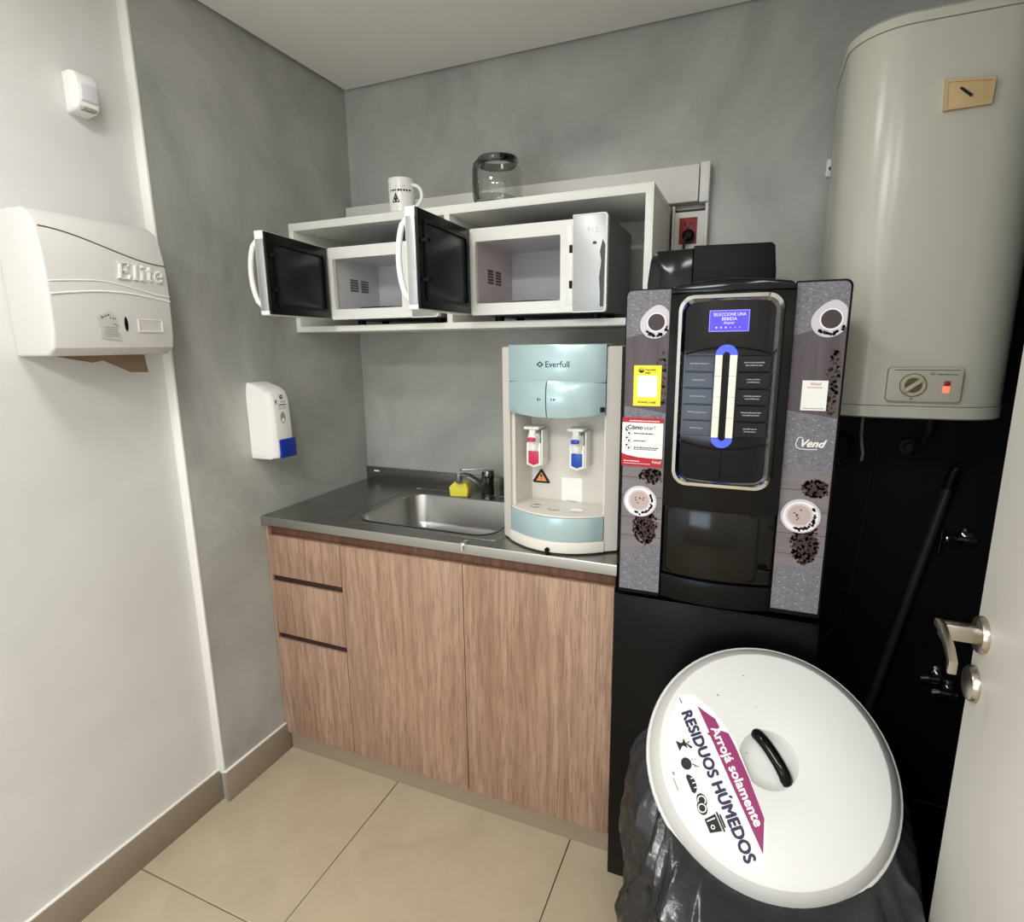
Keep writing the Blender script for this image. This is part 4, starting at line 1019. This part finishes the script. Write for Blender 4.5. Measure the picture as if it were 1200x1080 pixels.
# pipes and wires under the tank
MB().tube([(1.905, -0.14, 1.262), (1.905, -0.14, 1.20), (1.903, -0.10, 1.15), (1.900, -0.03, 1.12), (1.900, -0.006, 1.12)], 0.010, 10).build('water_pipe', 'cable_black', wh)
MB().cyl((1.885, -0.012, 1.135), (1.885, -0.035, 1.135), 0.022, 16).cyl((1.885, -0.035, 1.135), (1.885, -0.06, 1.135), 0.012, 12).build('pipe_valve', 'cable_black', wh)
MB().box(1.715, 1.765, -0.275, -0.225, 1.249, 1.258, 0.002).build('cable_gland', 'heater_trim', wh)
MB().tube([(1.735, -0.25, 1.25), (1.735, -0.248, 1.22), (1.737, -0.24, 1.19), (1.742, -0.23, 1.165), (1.748, -0.22, 1.14), (1.748, -0.21, 1.12)], 0.0035, 8).build('power_wire', 'cable_grey', wh)
lp = [(1.725+0.022*math.cos(a), -0.03-0.01*math.sin(a*2), 1.115+0.045*math.sin(a)) for a in [2*PI*k/24 for k in range(25)]]
tag(MB().tube(lp, 0.004, 8).tube([(x+0.008, y-0.006, z-0.004) for x, y, z in lp], 0.004, 8).build('cable_coil', 'cable_black'), 'small coil of black cable on the black wall beneath the water heater', 'cable')
tag(MB().tube([(1.811, -0.022, 1.26), (1.811, -0.012, 1.188), (1.806, -0.010, 1.0), (1.800, -0.010, 0.826), (1.786, -0.010, 0.659), (1.755, -0.010, 0.55), (1.71, -0.010, 0.456), (1.66, -0.012, 0.40), (1.65, -0.012, 0.20)], 0.0035, 8).build('hanging_cable', 'cable_black'), 'thin dark cable hanging down the black wall from the water heater', 'cable')
# broom pole leaning on the black wall
pp = thing('broom_pole', 'dark grey pole with a black tip leaning against the black wall', 'pole', (1.81, -0.05, 0))
MB().cyl((1.812, -0.06, 0.0065), (1.988, -0.052, 1.030), 0.0125, 16).build('shaft', 'pole', pp)
MB().cyl((1.9875, -0.052, 1.026), (1.996, -0.0515, 1.075), 0.0155, 16).cyl((1.9955, -0.0515, 1.072), (2.002, -0.051, 1.086), 0.014, 12).build('tip', 'black_matte', pp)
tag(MB().box(1.66, 2.19, -0.52, -0.012, 0.0002, 0.006, 0.002).build('floor_mat', 'black_matte'), 'black rubber floor mat below the water heater behind the bin', 'mat')  # added black sheet standing in for shade over the lit floor tiles
# chrome stop valves
def valve(x, z, label, lever_up):
    t = thing('stop_valve', label, 'valve', (x, -0.004, z))
    MB().lathe([(0, -0.008), (0.018, -0.008), (0.024, -0.002), (0.024, 0)], (x, -0.004, z), 'y', 20).build('valve_flange', 'chrome', t)
    MB().cyl((x, -0.008, z), (x, -0.055, z), 0.010, 14).cyl((x-0.03, -0.045, z), (x+0.012, -0.045, z), 0.011, 14).build('valve_body', 'chrome', t)
    if lever_up: MB().box(x-0.058, x-0.030, -0.052, -0.038, z-0.009, z+0.009, 0.004).build('valve_knob', 'chrome', t)
    else: MB().cyl((x-0.050, -0.045, z-0.004), (x-0.03, -0.045, z), 0.012, 14).build('valve_knob', 'chrome', t)
valve(2.058, 0.880, 'chrome stop valve on the black wall beside the top of the door', True)
valve(2.072, 0.405, 'chrome stop valve low on the black wall right beside the door handle', False)
valve(2.040, 0.445, 'chrome stop valve low on the black wall, upper one of the low pair', False)
t = thing('wall_bib', 'small chrome cross handled tap on the black wall beside the leaning pole', 'tap', (1.99, -0.004, 0.87))
MB().cyl((1.99, -0.004, 0.868), (1.99, -0.040, 0.868), 0.007, 12).build('bib_stem', 'chrome_dark', t)
MB().cyl((1.99, -0.042, 0.832), (1.992, -0.042, 0.905), 0.0045, 10).cyl((1.972, -0.042, 0.868), (2.010, -0.042, 0.868), 0.0045, 10).build('cross_handle', 'chrome_dark', t)

# small white wall clip left of the heater
wc = thing('wall_clip', 'small white clip with a dark hole on the back wall left of the water heater', 'clip', (1.630, 0, 1.9))
MB().prism(rrect(1.617, 1.644, 1.876, 1.922, 0.004, 3), -0.012, 0.0, 'xzy', bev=0.002).build('clip_plate', 'white_plastic', wc)
MB().cyl((1.629, -0.010, 1.897), (1.629, -0.0128, 1.897), 0.0055, 14).build('clip_hole', 'black_matte', wc)

# ================================================================== things on the left wall
# motion sensor
ps = thing('motion_sensor', 'white motion sensor high on the white wall', 'sensor', (-0.03, -0.955, 1.97))
sm = MB(); sec = [(-0.03, 1.965), (0.004, 1.968), (0.016, 1.976), (0.021, 2.000), (0.020, 2.030), (0.012, 2.046), (-0.002, 2.052), (-0.03, 2.052)]
sm.prism(sec, -0.988, -0.938, 'xzy', bev=0.006, seg=3); sm.build('sensor_body', 'white_gloss', ps)
MB().prism([(0.0165, 1.984), (0.0225, 1.988), (0.0255, 2.004), (0.0235, 2.022), (0.017, 2.024)], -0.981, -0.945, 'xzy', bev=0.0015).build('sensor_lens', 'enamel', ps)
MB().box(0.001, 0.0175, -0.978, -0.948, 1.9685, 1.9735, 0.001).build('sensor_slot', 'mid_print', ps)

# paper towel dispenser
td = thing('towel_dispenser', 'white wall mounted paper towel dispenser with raised lettering', 'towel dispenser', (-0.03, -1.03, 1.416))
TY0, TY1 = -1.172, -0.897
# body section in x/z, bulging front
secs = [(-0.03, 1.4165), (0.085, 1.4175), (0.108, 1.434), (0.114, 1.470), (0.116, 1.530), (0.117, 1.575), (0.114, 1.630), (0.104, 1.680), (0.090, 1.704), (0.070, 1.718), (-0.03, 1.722)]
b = MB(); b.prism(secs, TY0, TY1, 'xzy', bev=0.006, seg=3); b.build('cover', 'dispenser_white', td)
def td_x(z):
    for (xa, za), (xb, zb) in zip(secs[:-1], secs[1:]):
        if za <= z <= zb and zb > za: return xa+(xb-xa)*(z-za)/(zb-za)
    return 0.11
def tdw(p): return Vector((td_x(p.y)+p.z, p.x, p.y))
def td_curve(fn, y0, y1, r, name, m, off=0.0004, n=24):
    pts = []
    for k in range(n+1):
        y = y0+(y1-y0)*k/n; z = fn(y); pts.append((td_x(z)+off, y, z))
    MB().tube(pts, r, 6).build(name, m, td)
def sm_(a): return a*a*(3-2*a)
td_curve(lambda y: 1.680 - 0.052*sm_(min(1, max(0, (y+1.165)/0.26))), -1.163, -0.900, 0.0016, 'seam_line', 'dark_line', 0.0)
td_curve(lambda y: 1.571 + 0.010*math.sin((y+1.165)/0.09) - 0.018*sm_(min(1, max(0, (y+1.08)/0.16))), -1.166, -0.900, 0.0016, 'relief_rib', 'white_gloss')
td_curve(lambda y: 1.545 + 0.013*math.sin((y+1.165)/0.085) - 0.0015*sm_(min(1, max(0, (y+1.02)/0.1))), -1.166, -0.900, 0.0022, 'relief_rib', 'white_gloss')
# raised italic serif word
def raised(strokes, name, parent, h=0.0045):
    mb = MB()
    for (ax, ay), (bx, by), w in strokes:
        d_ = Vector((bx-ax, by-ay)); nn_ = Vector((-d_.y, d_.x)).normalized()*w/2
        q = [(ax+nn_.x, ay+nn_.y), (ax-nn_.x, ay-nn_.y), (bx-nn_.x, by-nn_.y), (bx+nn_.x, by+nn_.y)]
        vs = [Vector((td_x(z)-0.001, y, z)) for y, z in q] + [Vector((td_x(z)+h, y, z)) for y, z in q]
        mb.add(vs, [(4, 5, 6, 7), (0, 1, 5, 4), (1, 2, 6, 5), (2, 3, 7, 6), (3, 0, 4, 7)])
    return mb.build(name, 'white_plastic', parent, smooth=0)
S_ = []
def gl(pts, x, w): # italic slant, units: cap height 1 -> 0.036 m
    for (a, b_), (c, d_) in zip(pts[:-1], pts[1:]):
        k = 0.0375; sl_ = 0.16
        S_.append(((x+(a+b_*sl_)*k, 1.5885+b_*k), (x+(c+d_*sl_)*k, 1.5885+d_*k), w))
X = -1.024
gl([(0.18, 0), (0.18, 1)], X, 0.0052); gl([(0, 0.03), (0.72, 0.03)], X, 0.0024); gl([(0, 0.97), (0.72, 0.97)], X, 0.0024); gl([(0.2, 0.52), (0.52, 0.52)], X, 0.0024)
gl([(0.72, 0.0), (0.76, 0.26)], X, 0.0026); gl([(0.70, 1.0), (0.66, 0.76)], X, 0.0026); gl([(0.52, 0.40), (0.52, 0.64)], X, 0.0022)
X += 0.0365
gl([(0.14, 0), (0.14, 1.0)], X, 0.0048); gl([(0, 0.03), (0.30, 0.03)], X, 0.0022); gl([(0.0, 0.98), (0.16, 0.98)], X, 0.0022)
X += 0.0165
gl([(0.14, 0), (0.14, 0.62)], X, 0.0048); gl([(0, 0.03), (0.30, 0.03)], X, 0.0022); gl([(0.0, 0.60), (0.16, 0.60)], X, 0.0022); gl([(0.13, 0.78), (0.13, 0.93)], X, 0.0052)
X += 0.0165
gl([(0.16, 0.08), (0.16, 0.88)], X, 0.0048); gl([(0, 0.63), (0.36, 0.63)], X, 0.0024); gl([(0.16, 0.08), (0.24, 0.02), (0.36, 0.08)], X, 0.0026)
X += 0.0185
ec = [(0.08, 0.34), (0.50, 0.34), (0.50, 0.46), (0.42, 0.60), (0.28, 0.65), (0.14, 0.56), (0.06, 0.38), (0.08, 0.18), (0.18, 0.04), (0.32, 0.0), (0.46, 0.08), (0.52, 0.16)]
gl(ec, X, 0.0034); gl([(0.08, 0.20), (0.08, 0.48)], X, 0.0046)
raised(S_, 'raised_lettering', td)
d = Decal(None, tdw); d.z = 0.0012
d.poly([(-1.075, 1.455), (-1.028, 1.449), (-1.030, 1.454), (-1.036, 1.500), (-1.040, 1.507), (-1.050, 1.515), (-1.062, 1.510), (-1.076, 1.506), (-1.080, 1.500), (-1.074, 1.470)], 'worn_paper').up()
for yy, zz, w_ in ((-1.072, 1.499, 0.006), (-1.064, 1.502, 0.004), (-1.058, 1.504, 0.005), (-1.053, 1.498, 0.003), (-1.047, 1.497, 0.003), (-1.042, 1.496, 0.002)):
    d.rect(yy, yy+w_, zz, zz+0.004, 'grey_print')
for k in range(5): d.greek(-1.069+0.001*k, 1.4785-0.0048*k, 0.030, 0.0014, 'mid_print', 50+k)
d.poly([(-1.046, 1.487), (-1.036, 1.482), (-1.036, 1.4835), (-1.046, 1.4885)], 'grey_print')
d.build('worn_sticker', td)['label'] = 'torn worn paper label'
MB().prism(ell(-1.016, 1.4875, 0.0042, 0.0165, 20), 0.110, td_x(1.4875)+0.0007, 'yzx').build('level_slot', 'black_matte', td)
mb = MB(); ring(mb, rrect(-0.988, -0.926, 1.470, 1.500, 0.002, 2), rrect(-0.9855, -0.9285, 1.4725, 1.4975, 0.0015, 2), td_x(1.485)-0.002, td_x(1.485)+0.0016, 'yzx')
mb.build('window_frame', 'ivory', td)
pt = MB(); pt.prism([(-1.135, 1.4162), (-0.933, 1.4162), (-0.928, 1.372), (-0.972, 1.374), (-1.010, 1.392), (-1.035, 1.404), (-1.060, 1.400), (-1.100, 1.408)], 0.040, 0.043, 'yzx')
tag(pt.build('paper_towel', 'brown_paper'), 'brown paper towel end hanging from the white dispenser', 'paper towel')

# soap dispenser
sd_ = thing('soap_dispenser', 'white wall soap dispenser with a blue push button', 'soap dispenser', (0, -0.54, 1.08))
SY0_, SY1_ = -0.592, -0.500
s_ = MB()
prof = lambda g: [(SY0_+g, 0), (SY1_-g, 0)]
vs = []; 
secz = [(1.080, 0.085, 0.004), (1.086, 0.098, 0.001), (1.100, 0.101, 0.0), (1.200, 0.099, 0.0), (1.270, 0.095, 0.0), (1.292, 0.086, 0.001), (1.306, 0.066, 0.003), (1.318, 0.030, 0.006), (1.322, 0.0, 0.008)]
for z, xd, g_ in secz:
    y0_, y1_ = SY0_+g_, SY1_-g_; c_ = 0.012
    xd = max(xd, 0.014)
    vs += [(0, y0_, z), (xd-c_, y0_+0.002, z), (xd-0.002, y0_+c_, z), (xd, y0_+c_+0.006, z), (xd, y1_-c_-0.006, z), (xd-0.002, y1_-c_, z), (xd-c_, y1_-0.002, z), (0, y1_, z)]
fs = []
for a in range(len(secz)-1):
    for k in range(7): fs.append((a*8+k, a*8+k+1, (a+1)*8+k+1, (a+1)*8+k))
fs.append(list(range(8))[::-1]); fs.append([(len(secz)-1)*8+k for k in range(8)])
s_.add(vs, fs).build('soap_cover', 'white_gloss', sd_, smooth=28)
MB().box(0.094, 0.1065, -0.573, -0.506, 1.083, 1.143, 0.004).build('push_button', 'soap_blue', sd_)
MB().lathe([(0, 0.0012), (0.006, 0.0014), (0.0095, 0.0022), (0.0115, 0.0006), (0.012, 0)], (0, 0, 0), 'x', 24, T=Matrix.Translation((0.0972, -0.546, 1.209)) @ Matrix.Scale(1.7, 4, (0, 0, 1))).build('level_window', 'mid_print', sd_)
d = Decal(side_plane(0.0962)); d.z = 0.0008
d.ring(-0.5455, 1.2765, 0.0035, 0.0068, 'black_print', 18).poly(ell(-0.547, 1.275, 0.0028, 0.0028, 10), 'grey_print')
d.text('P', -0.568, 1.2565, 0.016, 'black_print', 0.02).text('.', -0.5600, 1.2560, 0.016, 'black_print', 0.02).text('A L A', -0.5395, 1.2585, 0.0085, 'black_print', 0.012)
d.poly([(-0.560, 1.2495), (-0.552, 1.2535), (-0.528, 1.2525), (-0.526, 1.2495), (-0.544, 1.2505)], 'black_print')
d.greek(-0.559, 1.2430, 0.030, 0.0022, 'mid_print', 60).greek(-0.560, 1.2375, 0.034, 0.0022, 'mid_print', 61).greek(-0.558, 1.2320, 0.030, 0.0022, 'mid_print', 62)
d.build('soap_print', sd_)

# ================================================================== waste bin
LC = Vector((1.547, -0.868, 0.656)); LN = Vector((0.043, -0.67, 0.741)).normalized()
lex = Vector((0, 1, 0)).cross(LN).normalized(); ley = LN.cross(lex)
LT = frame(LC, lex, ley)
bn = thing('waste_bin', 'round waste bin in a black bag with a tilted white labelled lid', 'waste bin', (1.545, -0.90, 0))
lidp = [(0, -0.020), (0.030, -0.0195), (0.042, -0.014), (0.050, -0.003), (0.0525, -0.0006), (0.055, 0), (0.197, 0), (0.2005, -0.001), (0.2035, -0.0045), (0.2215, -0.030), (0.2225, -0.037), (0.2275, -0.039), (0.2290, -0.043), (0.2285, -0.055), (0.225, -0.057), (0.218, -0.056), (0.212, -0.034), (0.195, -0.012), (0.06, -0.010), (0.045, -0.022), (0, -0.024)]
lm = MB(); lm.lathe(lidp, (-0.001, -0.004, 0), n=72, T=LT)
lid = lm.build('lid', 'lid', bn, smooth=30)
# handle bar across the dished centre
hl = []
ha_ = Vector((0.034, -0.040)); 
for k in range(13):
    u = -1+2*k/12; px, py = 0.002+ha_.x*u*1.0, 0.0025+ha_.y*u
    hl.append((px+0.004*(1-u*u), py+0.003*(1-u*u), -0.010+0.016*(1-u**4)))
MB().tube(hl, [0.008]+[0.0115]*11+[0.008], 14, T=LT, flat=0.8).build('lid_handle', 'black_gloss', lid)['label'] = 'black bar handle'
d = Decal(LT)
def on_lid(pts): return pts
# sticker: white segment between the chord and the rim
cA, cB = Vector((-0.1755, 0.0700)), Vector((0.0040, -0.1900))
arc = []
a0 = math.atan2(cA.y, cA.x) % (2*PI); a1 = math.atan2(cB.y, cB.x) % (2*PI)
for k in range(13):
    a = a0+(a1-a0)*k/12; wob = 0.1915-0.004*abs(math.sin(k*1.9)) - (0.006 if 3 < k < 7 else 0); arc.append((wob*math.cos(a), wob*math.sin(a)))
d.poly(arc + [(0.0040, -0.155), (0.0028, -0.115), (-0.030, -0.045), (-0.062, 0.012), (-0.112, 0.060), (-0.150, 0.078)], 'paper').up(0.0003)
d.poly([(-0.1400, 0.0585), (-0.1240, 0.0510), (-0.1035, 0.0430), (-0.0935, 0.0300), (-0.0960, 0.0245), (-0.0760, 0.0230), (-0.0620, 0.0040), (-0.0330, -0.0430), (-0.0010, -0.1035), (0.0015, -0.1590), (-0.060, -0.0660), (-0.1080, 0.0080), (-0.1150, 0.0110), (-0.1110, 0.0150)], 'magenta').up()
ang = math.atan2(-0.2182, 0.1428)
ux = Vector((math.cos(ang), math.sin(ang))); uy = Vector((-ux.y, ux.x))
def L2(p, a, b): q = Vector(p)+ux*a+uy*b; return q.x, q.y
P0 = (-0.1684, 0.0375)
tv, _tf = text_mesh('RESIDUOS HÚMEDOS', 0.0285, 0.0, 0, 'LEFT'); wid = max(v.x for v in tv)
d.text('RESIDUOS HÚMEDOS', P0[0], P0[1], 0.0285, 'navy', 0.034, 0, 'LEFT', ang, sx=0.262/wid)
tv, _tf = text_mesh('Arrojá solamente', 0.0235, 0.0, 0, 'LEFT'); wid = max(v.x for v in tv)
A0 = (-0.1090, 0.0225)
d.text('Arrojá solamente', A0[0], A0[1], 0.0235, 'white_print', 0.024, 0, 'LEFT', ang, sx=0.172/wid)
def icon(c, fn):
    fn(lambda a, b: L2(c, a, b))
def apple(q):
    d.poly([q(*p) for p in ((-0.010, -0.009), (0.010, -0.009), (0.003, -0.001), (0.003, 0.002), (0.010, 0.008), (-0.010, 0.008), (-0.003, 0.002), (-0.003, -0.001))], 'black_print')
    d.poly([q(*p) for p in ((-0.001, 0.008), (0.010, 0.018), (0.012, 0.013), (0.002, 0.008))], 'black_print').poly([q(*p) for p in ((0.0, 0.009), (-0.002, 0.018), (0.002, 0.013))], 'black_print')
def bowl(q):
    d.poly([q(0.011*math.cos(a), -0.001+0.010*math.sin(a)) for a in [2*PI*k/14 for k in range(14)]], 'black_print')
    d.poly([q(*p) for p in ((0.003, 0.010), (0.012, 0.020), (0.013, 0.019), (0.005, 0.009))], 'black_print')
    for a, b_ in ((-0.004, 0.013), (-0.002, 0.018), (0.010, 0.013)): d.poly([q(a+0.0012*math.cos(t), b_+0.0012*math.sin(t)) for t in (0, 1.2, 2.4, 3.6, 4.8)], 'black_print')
def bread(q):
    d.poly([q(-0.017, -0.004), q(-0.013, -0.007), q(0.013, -0.007), q(0.017, -0.003)] + [q(0.016*math.cos(t), -0.003+0.010*math.sin(t)) for t in (0.5, 1.0, 1.57, 2.1, 2.7)], 'black_print')
    d.up()
    for a in (-0.008, 0.0, 0.008): d.poly([q(a-0.0009, 0.000), q(a+0.0009, 0.000), q(a+0.0009, 0.008), q(a-0.0009, 0.008)], 'paper')
def coins(q):
    for a, b_ in ((-0.006, 0.003), (0.006, -0.002)):
        c = q(a, b_); d.poly(ell(c[0], c[1], 0.0115, 0.0090, 16, rot=ang), 'black_print').up().ring(c[0], c[1], 0.0058, 0.0078, 'paper', 14)
        d.up()
def cup(q):
    d.poly([q(*p) for p in ((-0.011, -0.012), (0.011, -0.012), (0.014, 0.010), (-0.014, 0.010))], 'black_print').poly([q(*p) for p in ((-0.016, 0.012), (0.016, 0.012), (0.016, 0.015), (-0.016, 0.015))], 'black_print').poly([q(*p) for p in ((-0.011, 0.016), (0.011, 0.016), (0.010, 0.019), (-0.010, 0.019))], 'black_print')
    d.up().poly([q(*p) for p in ((-0.008, -0.009), (-0.006, -0.009), (-0.007, 0.007), (-0.009, 0.007))], 'paper')
    c = q(0.004, -0.003); d.ring(c[0], c[1], 0.0022, 0.0038, 'paper', 12)
icon((-0.1580, -0.0220), apple); icon((-0.1440, -0.0530), bowl); icon((-0.1290, -0.0840), bread); icon((-0.1080, -0.1135), coins); icon((-0.0840, -0.1390), cup)
for k, (a, b_, L_) in enumerate(((0.0, 0.0, 0.018),)):
    q0 = L2((-0.177, 0.063), 0.0, 0); d.poly([L2((-0.1775, 0.0640), 0, 0), L2((-0.1775, 0.0640), 0.012, 0), L2((-0.1775, 0.0640), 0.012, 0.002), L2((-0.1775, 0.0640), 0, 0.002)], 'grey_print')
d.poly([L2((-0.1685, -0.0760), 0, 0), L2((-0.1685, -0.0760), 0.006, 0), L2((-0.1685, -0.0760), 0.006, 0.004), L2((-0.1685, -0.0760), 0, 0.004)], 'mid_print').poly([L2((-0.1650, -0.0860), 0, 0), L2((-0.1650, -0.0860), 0.022, 0), L2((-0.1650, -0.0860), 0.022, 0.0016), L2((-0.1650, -0.0860), 0, 0.0016)], 'mid_print')
d.build('lid_sticker', lid)['label'] = 'white and magenta waste sorting sticker'
ds = Decal(LT)
for a, b_, r_ in ((-0.0600, 0.1420, 0.0022), (-0.1040, 0.0900, 0.0028), (-0.030, 0.0860, 0.0014), (-0.040, -0.0030, 0.0022)): ds.poly(ell(a, b_, r_, r_*0.7, 8), 'mid_print')
ds.build('dirt_specks', lid)
# bag over the bin: rings between the tilted opening and the floor
bg = MB(); NA, NR = 220, 64
vs = []
prof_r = ((0.0, 0.205), (0.04, 0.222), (0.12, 0.246), (0.30, 0.256), (0.6, 0.262), (1.0, 0.250))
def lookup(u):
    for (ua, ra), (ub, rb) in zip(prof_r[:-1], prof_r[1:]):
        if u <= ub: return ra+(rb-ra)*(u-ua)/(ub-ua)
    return prof_r[-1][1]
def ridge(v): return (1-abs(noise.noise(v)))**3
for j in range(NR+1):
    u = (j/NR)**1.25
    for i in range(NA):
        a = 2*PI*i/NA; ca, sa = math.cos(a), math.sin(a)
        pt_ = LC - LN*0.046 + lex*(0.205*ca) + ley*(0.205*sa)
        z = pt_.z*(1-u)
        cen = Vector((1.547, -0.885, z)) if u > 0.15 else Vector((pt_.x-0.205*ca, pt_.y-0.16*sa, z)).lerp(Vector((1.547, -0.885, z)), u/0.15)
        amp = min(1.0, u*9)
        w = noise.noise(Vector((ca*2, sa*2, u*3)))*0.25
        off = amp*(0.022*noise.noise(Vector((ca*2.6, sa*2.6, u*2.6))) + 0.026*(ridge(Vector((ca*3.4+w, sa*3.4, u*2.2-1+w)))-0.5) + 0.013*(ridge(Vector((ca*8+3, sa*8+w, u*5+w)))-0.5) + 0.006*(ridge(Vector((ca*17, sa*17+4, u*13)))-0.5))
        q = cen + Vector((ca, sa, 0))*(lookup(u)+off)
        if u < 0.15:
            q = pt_.lerp(q, u/0.15)
        q.x = min(q.x, 1.794); q.y = min(q.y, -0.634)
        vs.append(q)
fs = [(j*NA+i, j*NA+(i+1) % NA, (j+1)*NA+(i+1) % NA, (j+1)*NA+i) for j in range(NR) for i in range(NA)]
fs.append([NR*NA+i for i in range(NA)][::-1])
bg.add(vs, fs).build('bin_bag', 'bag', bn, smooth=50)['label'] = 'crumpled black plastic bag'
